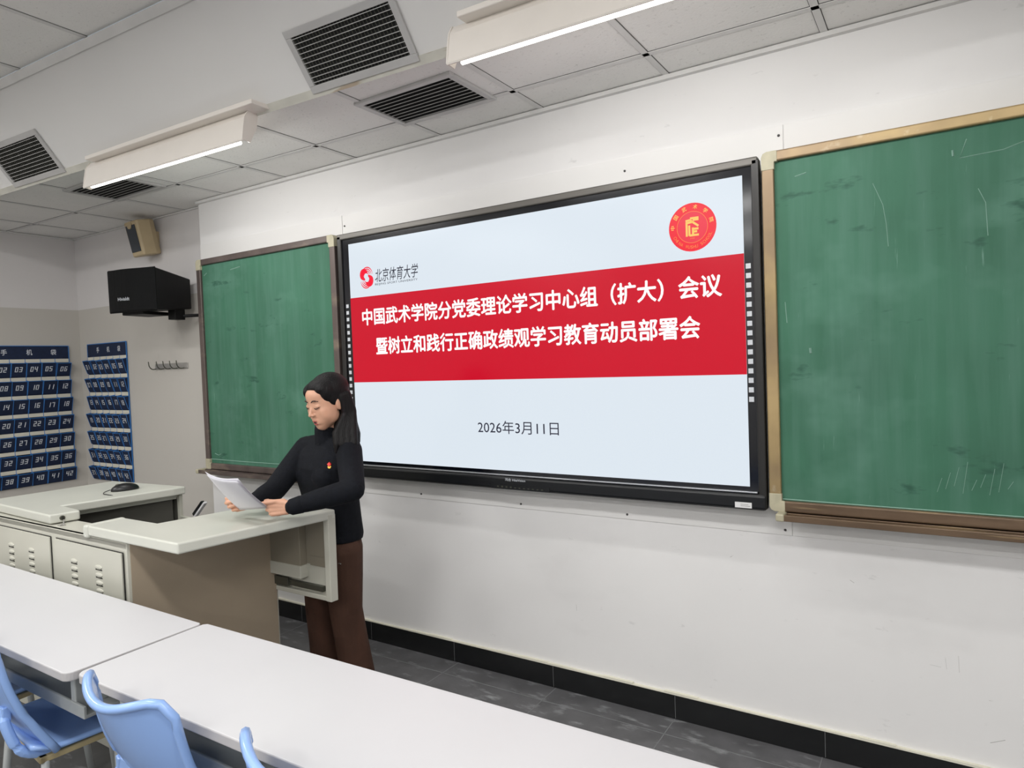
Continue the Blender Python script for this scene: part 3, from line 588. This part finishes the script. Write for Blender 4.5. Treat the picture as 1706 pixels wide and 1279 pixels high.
bm = BM(); prism(bm, [(-1.12, -1.20), (-0.96, -0.66), (-0.88, -0.66), (-0.99, -1.20)], UZ - 0.028, UZ - 0.004); wallseg((-1.10, -1.18), (-0.9, -0.68), 0.70, UZ - 0.028, 0.02, 1)
box(bm, (-1.0, -0.665, 0.70), (-0.88, -0.64, UZ - 0.02), 1); obj('inner_rim', bm, [M['slab'], M['inside']], t)
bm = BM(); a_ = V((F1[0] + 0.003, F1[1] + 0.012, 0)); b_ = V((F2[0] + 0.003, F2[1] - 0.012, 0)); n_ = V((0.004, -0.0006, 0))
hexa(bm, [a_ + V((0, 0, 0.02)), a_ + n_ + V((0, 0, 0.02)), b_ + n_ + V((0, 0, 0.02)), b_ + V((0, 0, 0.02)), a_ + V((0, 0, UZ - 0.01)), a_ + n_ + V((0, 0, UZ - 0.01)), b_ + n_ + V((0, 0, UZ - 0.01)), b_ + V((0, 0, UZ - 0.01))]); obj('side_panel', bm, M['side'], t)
# doors with louvres
for x0_, x1_, vx in ((-1.255, -0.663, (-1.065, -0.850)), (-0.606, -0.037, (-0.436, -0.223))):
    bm = BM(); box(bm, (x0_ - 0.004, -1.4065, 0.146), (x1_ + 0.004, -1.404, 0.884), 1); box(bm, (x0_, -1.412, 0.15), (x1_, -1.405, 0.880)); dr = obj('door', bm, [M['steel'], M['gap']], t, bevel=0.0015)
    for vx_ in vx:
        for k in range(5):
            z = 0.80 - 0.034 * k; bm = BM(); ell(bm, (vx_, -1.411, z), (0.030, 0.009, 0.011), sub=2); box(bm, (vx_ - 0.027, -1.4128, z - 0.014), (vx_ + 0.027, -1.411, z - 0.009), 1); obj('louvre', bm, [M['steel'], M['gap']], dr)
# sliding tops
def slab(nm, poly, z0=UZ, z1=LZ, mt='slab', bv=0.008):
    bm = BM(); prism(bm, poly, z0, z1); return obj(nm, bm, M[mt], t, bevel=bv, seg=3)
slab('left_top', [(-1.52, -1.354), (-1.322, -1.36), (-0.724, -1.380), (-0.700, -1.257), (-0.74, -1.245), (-0.932, -1.235), (-0.826, -0.705), (-0.826, -0.64), (-1.48, -0.705)])
rt = slab('right_top', [(-0.30, -1.412), (0.373, -1.412), (0.487, -0.728), (0.065, -0.728), (-0.046, -1.246), (-0.30, -1.250)])
bm = BM(); prism(bm, [(-0.335, -1.418), (-0.298, -1.418), (-0.298, -1.246), (-0.335, -1.246)], UZ - 0.012, LZ + 0.002); obj('end_grip', bm, M['slab'], rt, bevel=0.012, seg=4)
bm = BM(); bmesh.ops.create_cone(bm, cap_ends=True, segments=16, radius1=0.011, radius2=0.011, depth=0.012, matrix=Matrix.Translation((-0.713, -1.33, LZ - 0.022)) @ Matrix.Rotation(math.pi / 2, 4, 'Y')); lk = obj('lock', bm, M['rail'], t)
bm = BM(); bmesh.ops.create_cone(bm, cap_ends=True, segments=12, radius1=0.005, radius2=0.005, depth=0.016, matrix=Matrix.Translation((-0.71, -1.33, LZ - 0.022)) @ Matrix.Rotation(math.pi / 2, 4, 'Y')); obj('keyhole', bm, M['gap'], lk)
bm = BM(); tube(bm, [(-0.70, -1.33, LZ - 0.03), (-0.68, -1.34, UZ - 0.006), (-0.66, -1.35, UZ - 0.001)], 0.003, 6); box(bm, (-0.67, -1.37, UZ - 0.004), (-0.645, -1.345, UZ)); obj('key', bm, M['chrome'], lk)
# hanging end panel under the far end of the right top, its inner face carrying a cover and a drawer slide
bm = BM(); box(bm, (-0.05, -0.745, 0.57), (0.452, -0.728, UZ)); hexa(bm, [(0.445, -0.768, 0.552), (0.478, -0.768, 0.552), (0.481, -0.728, 0.552), (0.445, -0.728, 0.552), (0.447, -0.768, LZ - 0.02), (0.482, -0.768, LZ - 0.02), (0.486, -0.728, LZ - 0.02), (0.447, -0.728, LZ - 0.02)]); box(bm, (-0.05, -0.765, 0.552), (0.45, -0.728, 0.574)); ep = obj('end_panel', bm, M['steel'], t, bevel=0.003)
bm = BM(); box(bm, (-0.03, -0.785, 0.655), (0.30, -0.744, UZ)); obj('cover_plate', bm, M['backpanel'], ep, bevel=0.003)
bm = BM(); box(bm, (-0.03, -0.790, 0.64), (0.305, -0.744, 0.70)); obj('cover_lip', bm, M['steel'], ep, bevel=0.003)
bm = BM(); box(bm, (0.305, -0.750, 0.705), (0.444, -0.744, UZ)); box(bm, (0.33, -0.752, 0.70), (0.444, -0.744, 0.745)); obj('back_plate', bm, M['backpanel'], ep)
bm = BM(); box(bm, (-0.03, -0.764, 0.588), (0.42, -0.745, 0.614)); box(bm, (0.0, -0.772, 0.584), (0.19, -0.76, 0.625)); obj('drawer_slide', bm, M['rail'], ep, bevel=0.002)
# upright monitor edge peeping over the far side
t2 = thing('tilted_panel', 'thin white edged dark panel peeping up behind the lectern top', 'panel', (-0.73, -0.60, 0.80))
bm = BM(); obox(bm, (-0.79, -0.625, 0.78), V((0.75, 0, 0.66)), V((0, 1, 0)), V((-0.66, 0, 0.75)), (0, 0, 0), (0.15, 0.02, 0.012)); obj('white_edge', bm, M['desk'], t2, bevel=0.002)
bm = BM(); obox(bm, (-0.80, -0.622, 0.79), V((0.75, 0, 0.66)), V((0, 1, 0)), V((-0.66, 0, 0.75)), (0.01, 0, 0.003), (0.13, 0.018, 0.018)); obj('dark_back', bm, M['black'], t2)
# mouse
t = thing('computer_mouse', 'black wired mouse lying on the left lectern top', 'mouse', (-1.06, -0.86, LZ))
bm = BM(); ax_ = V((0.25, 0.97, 0)).normalized(); ay_ = V((-ax_.y, ax_.x, 0)); ell(bm, (-1.06, -0.855, LZ + 0.004), (0.072, 0.043, 0.036), (ax_, ay_, V((0, 0, 1))))
for v in bm.verts: v.co.z = max(v.co.z, LZ + 0.0005)
sh = obj('shell', bm, M['mouse'], t, smooth=True)
bm = BM(); ell(bm, V((-1.06, -0.855, LZ + 0.034)) - ax_ * 0.035, (0.012, 0.004, 0.006), (ax_, ay_, V((0, 0, 1)))); obj('scroll_wheel', bm, M['rail'], sh, smooth=True)
bm = BM(); tube(bm, spline([(-1.078, -0.925, LZ + 0.012), (-1.07, -0.96, LZ + 0.006), (-1.03, -0.985, LZ + 0.004), (-0.985, -0.985, LZ + 0.003), (-0.945, -0.975, LZ - 0.005), (-0.93, -0.97, LZ - 0.05)], 5), 0.0022, 6); obj('cable', bm, M['mouse'], t, smooth=True)

# ------------------------------------------------------------------ desks
def desk(label, x0, y0, L, D, rot):
    """near left corner x0,y0"""
    t = thing('student_desk', label, 'desk', (x0, y0, 0), 'front row desks', rot); h = 0.74
    bm = BM(); prism(bm, [(x, y) for x, y in rounded(0, 0, L, D, 0.03) if y < D * 0.5 and x > L * 0.5] + [(L, D - 0.012), (L - 0.012, D), (0.012, D), (0, D - 0.012)] + [(x, y) for x, y in rounded(0, 0, L, D, 0.03) if y < D * 0.5 and x < L * 0.5], h - 0.028, h); [setattr(f, 'material_index', 1) for f in bm.faces if (f.normal_update() or True) and abs(f.normal.z) < 0.5]; obj('desk_top', bm, [M['desk'], M['deskedge']], t, world=False, bevel=0.004, seg=3)
    bm = BM(); box(bm, (0.05, 0.07, 0.56), (L - 0.05, D - 0.06, 0.572)); box(bm, (0.05, 0.065, 0.56), (L - 0.05, 0.075, 0.60)); box(bm, (0.05, D - 0.06, 0.45), (L - 0.05, D - 0.045, h - 0.03)); obj('book_shelf', bm, M['deskmetal'], t, world=False, bevel=0.003)
    for x in (0.10, L - 0.14):
        bm = BM(); box(bm, (x, D / 2 - 0.03, 0.03), (x + 0.04, D / 2 + 0.03, h - 0.028)); box(bm, (x - 0.005, 0.06, 0.0), (x + 0.045, D - 0.03, 0.03)); box(bm, (x, 0.07, 0.572), (x + 0.03, D - 0.06, h - 0.028)); obj('leg_frame', bm, M['deskmetal'], t, world=False, bevel=0.004)
    return t
desk('white front row desk whose end meets the other desk, at the left photo edge', -1.163, -1.926, 1.80, 0.435, 0.0)
desk('white front row desk nearest the camera along the bottom edge', 0.652, -1.908, 1.80, 0.425, math.radians(0.9))

# ------------------------------------------------------------------ chairs
def make_chair(label):
    """local: seat faces +y, origin on the floor under the seat centre"""
    t = thing('plastic_chair', label, 'chair', (0, 0, 0), 'light blue chairs at the front desks')
    # backrest: curved shell with a raised shoulder at both sides
    bm = BM(); NX, NZ = 16, 12
    def bp(i, k, off):
        s = -1 + 2 * i / NX; v = k / NZ; hw = 0.212 - 0.023 * v; x = s * hw
        top = 0.838 - 0.030 * math.cos(math.pi * s) * 0.5 - 0.015 - 0.055 * max(0, abs(s) - 0.80) ** 2 * 25 * 0.8; z = 0.44 + v * (top - 0.44)
        y = -0.150 - 0.185 * v ** 1.05 + 0.075 * abs(s) ** 2.2 * (0.35 + 0.65 * v) - 0.028 * math.sin(v * math.pi)
        return V((x, y + off, z))
    A = [[bm.verts.new(bp(i, k, 0)) for i in range(NX + 1)] for k in range(NZ + 1)]
    for k in range(NZ):
        for i in range(NX): bm.faces.new([A[k][i], A[k][i + 1], A[k + 1][i + 1], A[k + 1][i]])
    o = obj('backrest', bm, M['blue'], t, world=False, smooth=True); sd = o.modifiers.new('t', 'SOLIDIFY'); sd.thickness = 0.006; sd.offset = 0
    sb = o.modifiers.new('s', 'SUBSURF'); sb.levels = 1; sb.render_levels = 1
    # rolled rim round the shell
    bm = BM(); rim = [bp(0, k, -0.004) for k in range(NZ + 1)] + [bp(i, NZ, -0.004) for i in range(1, NX)] + [bp(NX, k, -0.004) for k in range(NZ, -1, -1)]
    tube(bm, rim, 0.012, 8); obj('rolled_rim', bm, M['blue'], o, world=False, smooth=True)
    # seat
    bm = BM()
    def sp_(i, k):
        s = -1 + 2 * i / NX; v = k / NZ; x = s * (0.205 + 0.01 * v); y = -0.19 + 0.40 * v
        z = 0.452 - 0.022 * (1 - s * s) * math.sin(math.pi * min(1, v * 1.1)) - 0.03 * max(0, v - 0.8) ** 2 * 25 + 0.03 * max(0, 0.15 - v) * 6
        return V((x, y, z))
    A = [[bm.verts.new(sp_(i, k)) for i in range(NX + 1)] for k in range(NZ + 1)]
    for k in range(NZ):
        for i in range(NX): bm.faces.new([A[k][i], A[k][i + 1], A[k + 1][i + 1], A[k + 1][i]])
    o = obj('seat', bm, M['blue'], t, world=False, smooth=True); sd = o.modifiers.new('t', 'SOLIDIFY'); sd.thickness = 0.012; sd.offset = -1
    # lower bracket joining back to seat
    bm = BM()
    for s in (-1, 1): tube(bm, spline([(s * 0.12, -0.24, 0.60), (s * 0.14, -0.235, 0.53), (s * 0.155, -0.20, 0.45), (s * 0.16, -0.10, 0.41)], 5), [0.010] * 3 + [0.016] * 13, 8)
    box(bm, (-0.14, -0.245, 0.555), (0.14, -0.222, 0.60)); obj('back_bracket', bm, M['blue'], t, world=False, smooth=False, bevel=0.004)
    bm = BM(); 
    for lo, hi in (((-0.19, -0.17, 0.405), (0.19, -0.145, 0.425)), ((-0.19, 0.13, 0.405), (0.19, 0.155, 0.425)), ((-0.19, -0.17, 0.405), (-0.165, 0.155, 0.425)), ((0.165, -0.17, 0.405), (0.19, 0.155, 0.425))): box(bm, lo, hi)
    obj('seat_frame', bm, M['tan'], t, world=False, bevel=0.004)
    for a, b_ in ((-1, -1), (1, -1), (-1, 1), (1, 1)):
        bm = BM(); tube(bm, [(a * 0.178, b_ * 0.15, 0.41), (a * 0.205, b_ * 0.19, 0.0)], 0.0125, 10); obj('leg', bm, M['deskmetal'], t, world=False, smooth=True)
    return t
ch0 = make_chair('light blue chair in the middle, its back standing before the desk joint')
CH = [(1.085, -1.705, 0.0, None), (1.715, -1.69, -2, 'light blue chair with only its left shoulder showing, right of the middle chair'), (0.255, -1.735, -6, 'light blue chair at the left photo edge, its seat and back edge showing'), (-0.32, -1.73, 4, 'light blue chair tucked furthest under the left desk, only its seat showing')]
for x, y, a, lab in CH:
    c = ch0 if lab is None else copy_tree(ch0)
    c.location = (x, y, 0); c.rotation_euler = (0, 0, math.radians(a))
    if lab: c['label'] = lab

# ------------------------------------------------------------------ the woman
Lx = V((0.985, -0.17, 0)).normalized(); Fd = V((-0.17, -0.985, 0)).normalized(); Uz = V((0, 0, 1))
pel = V((0.285, -0.575, 0.80)); chest = V((0.36, -0.635, 1.15)); neckb = V((0.385, -0.655, 1.285)); hc = V((0.432, -0.70, 1.455))
Hf = V((-0.07, -0.96, -0.27)).normalized(); Hl = Uz.cross(Hf).normalized(); Hl = -Hl if Hl.dot(Lx) < 0 else Hl; Hu = Hl.cross(Hf).normalized(); Hu = -Hu if Hu.z < 0 else Hu
HA = (Hl, Hf, Hu); HP = lambda l, f, u: hc + Hl * l + Hf * f + Hu * u
Lsh = V((0.525, -0.665, 1.235)); Rsh = V((0.195, -0.625, 1.225)); Lel = V((0.675, -0.795, 1.085)); Rel = V((0.215, -0.84, 1.06)); Lwr = V((0.485, -0.978, 1.028)); Rwr = V((0.262, -0.985, 1.040))
hipL = pel + Lx * 0.085 - Uz * 0.02; hipR = pel - Lx * 0.085 - Uz * 0.02
knL = V((0.345, -0.56, 0.43)); knR = V((0.165, -0.555, 0.43)); anL = V((0.345, -0.50, 0.08)); anR = V((0.12, -0.49, 0.08))

def hand(bm, wr, d, n, s, curls, thumb):
    """d along the palm, n the way the palm faces, s the thumb side"""
    d = V(d).normalized(); n = (V(n) - d * V(n).dot(d)).normalized(); s = (V(s) - d * V(s).dot(d)); s = (s - n * s.dot(n)).normalized(); tips = []
    for off, base, L, r, cu in zip((0.028, 0.0095, -0.009, -0.026), (0.078, 0.081, 0.076, 0.068), (0.066, 0.074, 0.068, 0.053), (0.0086, 0.0088, 0.0083, 0.0073), curls):
        k = wr + d * base + s * off; limb(bm, [wr + s * off * 0.62 + d * 0.004, k], [0.0135, 0.0105], 10)
        a = 0.0; p = k; rr = r * 1.08; pts = [k]; rs = [r * 1.12]
        for q, seg in zip(cu, (0.46, 0.30, 0.24)):
            a += math.radians(q); p = p + (d * math.cos(a) + n * math.sin(a)) * L * seg; pts.append(p); rr *= 0.93; rs.append(rr)
        limb(bm, pts, rs, 10); tips.append((p, (d * math.cos(a) + n * math.sin(a)), -d * -math.sin(a) * -1 - n * math.cos(a)))
    ell(bm, wr + d * 0.045 + n * 0.004, (0.036, 0.036, 0.013), (d, s, n)); ell(bm, wr + d * 0.028 + s * 0.022 + n * 0.010, (0.026, 0.014, 0.013), (d, s, n))
    p = wr + d * 0.022 + s * 0.026 + n * 0.008; pts = [p]
    for (a, b_, c), L in zip(thumb, (0.038, 0.032, 0.026)): p = p + (d * a + s * b_ + n * c).normalized() * L; pts.append(p)
    limb(bm, pts, [0.0125, 0.0105, 0.0095, 0.0082], 10)
    return tips, p

person = None
bm = BM()
# head
ell(bm, HP(0, -0.012, 0.032), (0.073, 0.090, 0.082), HA, 4); limb(bm, [HP(0, 0.022, 0.030), HP(0, 0.026, -0.020), HP(0, 0.036, -0.055), HP(0, 0.052, -0.084)], [0.0665, 0.066, 0.057, 0.034], 24)
ell(bm, HP(0, 0.066, -0.093), (0.020, 0.019, 0.015), HA); ell(bm, HP(0, 0.046, 0.048), (0.056, 0.043, 0.042), HA)
for sd_ in (-1, 1):
    ell(bm, HP(sd_ * 0.034, 0.052, -0.022), (0.030, 0.031, 0.032), HA); ell(bm, HP(sd_ * 0.030, 0.077, 0.008), (0.0165, 0.0095, 0.009), HA); ell(bm, HP(sd_ * 0.045, 0.020, -0.045), (0.022, 0.04, 0.045), HA); ell(bm, HP(sd_ * 0.034, 0.036, -0.050), (0.026, 0.036, 0.040), HA); ell(bm, HP(sd_ * 0.042, 0.034, -0.034), (0.0255, 0.045, 0.046), HA)
    ell(bm, HP(sd_ * 0.0095, 0.096, -0.029), (0.0075, 0.009, 0.0065), HA); ell(bm, HP(sd_ * 0.073, -0.008, -0.008), (0.009, 0.019, 0.031), HA)
limb(bm, [HP(0, 0.082, 0.014), HP(0, 0.096, -0.012), HP(0, 0.104, -0.026)], [0.0065, 0.0078, 0.0095]); ell(bm, HP(0, 0.080, -0.058), (0.024, 0.012, 0.016), HA); ell(bm, HP(0, 0.077, -0.073), (0.019, 0.012, 0.010), HA)
limb(bm, [HP(0, -0.02, -0.05), neckb + Fd * -0.01, chest + Uz * 0.05], [0.052, 0.05, 0.07])
# torso, legs, arms
for c_, r_ in ((chest + Uz * 0.02, (0.135, 0.085, 0.13)), (chest - Uz * 0.12, (0.12, 0.08, 0.14)), (pel + Uz * 0.03, (0.145, 0.09, 0.12))): ell(bm, c_, r_, (Lx, Fd, Uz))
limb(bm, [neckb - Uz * 0.02, Lsh], [0.05, 0.045]); limb(bm, [neckb - Uz * 0.02, Rsh], [0.05, 0.045])
limb(bm, [hipL, knL, anL], [0.078, 0.052, 0.036]); limb(bm, [hipR, knR, anR], [0.078, 0.052, 0.036])
for an_ in (anL, anR): limb(bm, [an_ - Uz * 0.02, an_ + Fd * 0.13 - Uz * 0.05], [0.034, 0.022])
limb(bm, [Lsh, Lel, Lwr], [0.042, 0.036, 0.024]); limb(bm, [Rsh, Rel, Rwr], [0.042, 0.036, 0.024])
fw = V((-0.54, 0.84, 0)); il = V((-0.84, -0.54, 0))
# left hand: back towards the camera, thumb on top pressing the page, fingers folded behind it
hand(bm, Lwr + il * 0.004, il + V((0, -0.05, 0.02)), fw - Uz * 0.10, Uz, ((38, 42, 25), (44, 46, 28), (48, 48, 28), (52, 48, 28)), ((0.90, 0.02, -0.30), (0.97, -0.10, -0.20), (0.97, -0.12, -0.05)))
# right hand: palm towards the camera, fingers folded over the front of the page
hand(bm, Rwr + il * 0.006, il + V((0.1, -0.30, -0.10)), -fw + Uz * 0.2, Uz, ((35, 62, 48), (44, 66, 48), (48, 68, 50), (52, 68, 50)), ((0.75, 0.6, -0.1), (0.9, 0.42, 0.1), (0.96, 0.2, 0.2)))
person = fuse('person', bm, 0.003, 0.5, M['skin'], None, 5)
bmh = BM(); bmh.from_mesh(person.data); sel = []
for v in bmh.verts:
    q = v.co - hc; l_, f_, u_ = q.dot(Hl), q.dot(Hf), q.dot(Hu)
    if q.length < 0.16 and f_ > -0.02 and abs(l_) < 0.067 and not (abs(l_) < 0.022 and f_ > 0.05 and -0.085 < u_ < 0.02) and not (abs(u_ - 0.008) < 0.012 and abs(l_) < 0.048 and f_ > 0.05): sel.append(v)
for _ in range(22): bmesh.ops.smooth_vert(bmh, verts=sel, factor=0.5, use_axis_x=True, use_axis_y=True, use_axis_z=True)
bmh.to_mesh(person.data); bmh.free()
tag(person, 'woman in black sweater and brown trousers standing at the lectern reading papers', 'person')

# clothes
bm = BM(); TA = (Lx, Fd, Uz)
def ring(c, a, b_, n=28, p=2.3):
    out = []
    for k in range(n):
        th = 2 * math.pi * k / n; cs, sn = math.cos(th), math.sin(th)
        out.append(V(c) + Lx * (a * math.copysign(abs(cs) ** (2 / p), cs)) + Fd * (b_ * math.copysign(abs(sn) ** (2 / p), sn)))
    return out
def mixp(t_): return pel.lerp(chest, t_)
loft(bm, [ring(pel + V((0.008, 0, -0.015)), 0.172, 0.118), ring(pel + V((0.008, 0, 0.01)), 0.178, 0.122), ring(mixp(0.28), 0.172, 0.118), ring(mixp(0.55), 0.160, 0.112), ring(mixp(0.8) + Fd * 0.012, 0.168, 0.122), ring(chest + Fd * 0.010, 0.178, 0.118), ring(chest + Uz * 0.06, 0.180, 0.105), ring(chest + Uz * 0.095 + Lx * 0.005, 0.150, 0.085), ring(chest + Uz * 0.125 + Lx * 0.01, 0.085, 0.07)])
for c_ in (0.07, -0.07): ell(bm, chest + Lx * c_ + Fd * 0.075 - Uz * 0.035, (0.07, 0.055, 0.065), TA)
limb(bm, [neckb - Uz * 0.035, Lsh + Uz * 0.004], [0.062, 0.054]); limb(bm, [neckb - Uz * 0.035, Rsh + Uz * 0.004], [0.062, 0.054])
limb(bm, [neckb - Uz * 0.03, neckb + Uz * 0.045 + Lx * 0.012 + Fd * 0.012], [0.066, 0.060])
for a, b_, c_ in ((Lsh, Lel, Lwr), (Rsh, Rel, Rwr)):
    f_ = b_.lerp(c_, 0.55); limb(bm, [a, a.lerp(b_, 0.5), b_, f_, b_.lerp(c_, 0.96)], [0.060, 0.057, 0.052, 0.045, 0.033], 18)
sw = fuse('sweater', bm, 0.005, 0.5, M['knit'], person, 4)
for c_, e_ in ((Lwr, Lel), (Rwr, Rel)):
    bm = BM(); d_ = (c_ - e_).normalized(); p_ = e_.lerp(c_, 0.93); u, v = frame_of(d_)
    loft(bm, [[p_ + d_ * q + (u * math.cos(2 * math.pi * k / 20) + v * math.sin(2 * math.pi * k / 20)) * r for k in range(20)] for q, r in ((-0.035, 0.037), (-0.03, 0.0385), (0.012, 0.0345), (0.018, 0.031))]); obj('ribbed_cuff', bm, M['knit'], sw, smooth=True)
bm = BM(); p_ = neckb + Uz * 0.03 + Lx * 0.008 + Fd * 0.004
ok_, bx, nb, fi = sw.ray_cast(chest + Lx * 0.135 + Fd * 0.5 + Uz * 0.02, -Fd); nb = V(nb); bm = BM()
bmesh.ops.create_cone(bm, cap_ends=True, segments=16, radius1=0.009, radius2=0.008, depth=0.006, matrix=Matrix.Translation(bx + V((0.002, 0, -0.004))) @ nb.to_track_quat('Z', 'Y').to_matrix().to_4x4()); bd = obj('lapel_badge', bm, M['badge_gold'], sw)
bm = BM(); bmesh.ops.create_cone(bm, cap_ends=True, segments=4, radius1=0.011, radius2=0.010, depth=0.006, matrix=Matrix.Translation(bx + nb * 0.002 + V((0.002, 0, 0.007))) @ nb.to_track_quat('Z', 'Y').to_matrix().to_4x4()); obj('badge_flag', bm, M['badge_red'], bd)
bm = BM()
loft(bm, [ring(pel + Uz * 0.05, 0.155, 0.105), ring(pel - Uz * 0.02, 0.168, 0.118), ring(pel - Uz * 0.08, 0.172, 0.12)])
limb(bm, [hipL - Uz * 0.03, hipL.lerp(knL, 0.5), knL, knL.lerp(anL, 0.5), anL + Uz * 0.0], [0.100, 0.092, 0.080, 0.080, 0.084], 20); limb(bm, [hipR - Uz * 0.03, hipR.lerp(knR, 0.5), knR, knR.lerp(anR, 0.5), anR], [0.100, 0.092, 0.080, 0.080, 0.084], 20)
tro = fuse('trousers', bm, 0.006, 0.5, M['brown'], person, 4)
bm = BM(); ok_, q, nz_, fi = tro.ray_cast(pel + Lx * 0.150 + Fd * 0.5 - Uz * 0.105, -Fd); q = q - Fd * 0.002; obox(bm, q, Lx, Fd, Uz, (-0.012, 0, -0.002), (0.016, 0.004, 0.002)); obj('pocket_zip', bm, M['chrome'], tro)
for an_ in (anL, anR):
    bm = BM(); ell(bm, an_ + Fd * 0.06 - Uz * 0.045, (0.045, 0.125, 0.045), TA)
    for v in bm.verts: v.co.z = max(v.co.z, 0.001)
    obj('shoe', bm, M['shoe'], person, smooth=True)
# face details
for sd_ in (-1, 1):
    bm = BM(); tube(bm, spline([HP(sd_ * 0.013, 0.0905, 0.030), HP(sd_ * 0.028, 0.089, 0.037), HP(sd_ * 0.046, 0.076, 0.031)], 5), [0.0022] * 3 + [0.003] * 5 + [0.0016] * 3, 6); obj('eyebrow', bm, M['brow'], person, smooth=True)
    bm = BM(); tube(bm, spline([HP(sd_ * 0.016, 0.0868, 0.004), HP(sd_ * 0.030, 0.0882, -0.001), HP(sd_ * 0.045, 0.0790, 0.003)], 5), [0.0012] * 3 + [0.0021] * 5 + [0.0014] * 3, 6); obj('eyelashes', bm, M['brow'], person, smooth=True)
bm = BM(); ell(bm, HP(0, 0.0890, -0.0590), (0.0160, 0.0055, 0.0038), HA); ell(bm, HP(0, 0.0860, -0.0745), (0.0140, 0.0058, 0.0046), HA); lp = obj('lips', bm, M['lip'], person, smooth=True)
bm = BM(); ell(bm, HP(0, 0.0890, -0.0665), (0.0115, 0.0040, 0.0040), HA); obj('mouth_opening', bm, M['mouth'], lp, smooth=True)
# hair
bm = BM(); ell(bm, HP(0, -0.032, 0.050), (0.086, 0.094, 0.082), HA, 4); ell(bm, HP(0, -0.055, -0.01), (0.082, 0.068, 0.10), HA, 4)
ell(bm, HP(0.0, 0.000, 0.082), (0.071, 0.070, 0.037), HA, 4); ell(bm, HP(0.036, 0.032, 0.074), (0.034, 0.036, 0.030), HA); ell(bm, HP(0.056, 0.022, 0.048), (0.018, 0.034, 0.040), HA); ell(bm, HP(0.052, 0.010, 0.056), (0.027, 0.050, 0.044), HA); ell(bm, HP(0.066, 0.000, 0.024), (0.013, 0.034, 0.036), HA); ell(bm, HP(-0.046, 0.018, 0.064), (0.030, 0.056, 0.040), HA); ell(bm, HP(-0.066, 0.014, 0.030), (0.012, 0.038, 0.040), HA)
def hring(c, ax, af, a, b_, n=26): return [V(c) + ax * a * math.cos(2 * math.pi * k / n) + af * b_ * math.sin(2 * math.pi * k / n) for k in range(n)]
Lh = V((Hl.x, Hl.y, 0)).normalized(); Fh = V((Hf.x, Hf.y, 0)).normalized()
loft(bm, [hring(HP(0, -0.045, 0.05), Hl, Hf, 0.078, 0.07), hring(HP(0, -0.050, 0.0), Hl, Hf, 0.086, 0.066), hring(HP(0.002, -0.060, -0.06), Hl, Hf, 0.089, 0.060), hring(V((0.449, -0.632, 1.355)), Lh, Fh, 0.094, 0.056), hring(V((0.452, -0.622, 1.305)), Lh, Fh, 0.101, 0.052), hring(V((0.452, -0.615, 1.265)), Lh, Fh, 0.094, 0.042), hring(V((0.450, -0.605, 1.235)), Lh, Fh, 0.075, 0.022)])
# the fall of hair over her left shoulder, and a little beside the right cheek
for q in range(4):
    limb(bm, [HP(0.076 + 0.002 * q, -0.026 - 0.012 * q, 0.02), HP(0.081 + 0.003 * q, -0.024 - 0.012 * q, -0.06), V((0.500 + 0.017 * q, -0.712 + 0.018 * q, 1.315)), V((0.512 + 0.018 * q, -0.722 + 0.018 * q, 1.265)), V((0.512 + 0.018 * q, -0.728 + 0.02 * q, 1.235))], [0.016, 0.018, 0.020, 0.018, 0.010], 10)
    limb(bm, [HP(-0.074, -0.010 - 0.012 * q, 0.0), HP(-0.074, -0.010 - 0.012 * q, -0.07), V((0.365 - 0.008 * q, -0.665 + 0.02 * q, 1.29))], [0.014, 0.018, 0.016], 10)
fuse('hair', bm, 0.004, 0.5, M['hair'], person, 2)

# papers in her hands
def sheet(name, label, c00, c10, c11, c01, bend, group):
    bm = BM(); N = 12; G = []
    for j in range(N + 1):
        r_ = []
        for i in range(N + 1):
            u, v = i / N, j / N; p = (V(c00) * (1 - u) + V(c10) * u) * (1 - v) + (V(c01) * (1 - u) + V(c11) * u) * v
            nn = (V(c10) - V(c00)).cross(V(c01) - V(c00)).normalized(); r_.append(bm.verts.new(p + nn * (bend * math.sin(math.pi * u) * v + 0.5 * bend * math.sin(math.pi * v))))
        G.append(r_)
    for j in range(N):
        for i in range(N): bm.faces.new([G[j][i], G[j][i + 1], G[j + 1][i + 1], G[j + 1][i]])
    o = obj(name, bm, M['paper'], None, smooth=True); sd = o.modifiers.new('t', 'SOLIDIFY'); sd.thickness = 0.0006
    return tag(o, label, 'paper', group)
sheet('paper_sheet', 'white sheet held in both hands, nearest the camera of the two', (0.243, -1.045, 1.010), (0.448, -1.062, 1.040), (0.519, -1.245, 1.188), (0.298, -1.228, 1.198), 0.010, 'papers held by the woman')
sheet('paper_sheet', 'white sheet curling up behind the front sheet in her hands', (0.241, -1.042, 1.016), (0.445, -1.058, 1.046), (0.512, -1.236, 1.197), (0.284, -1.226, 1.209), 0.014, 'papers held by the woman')
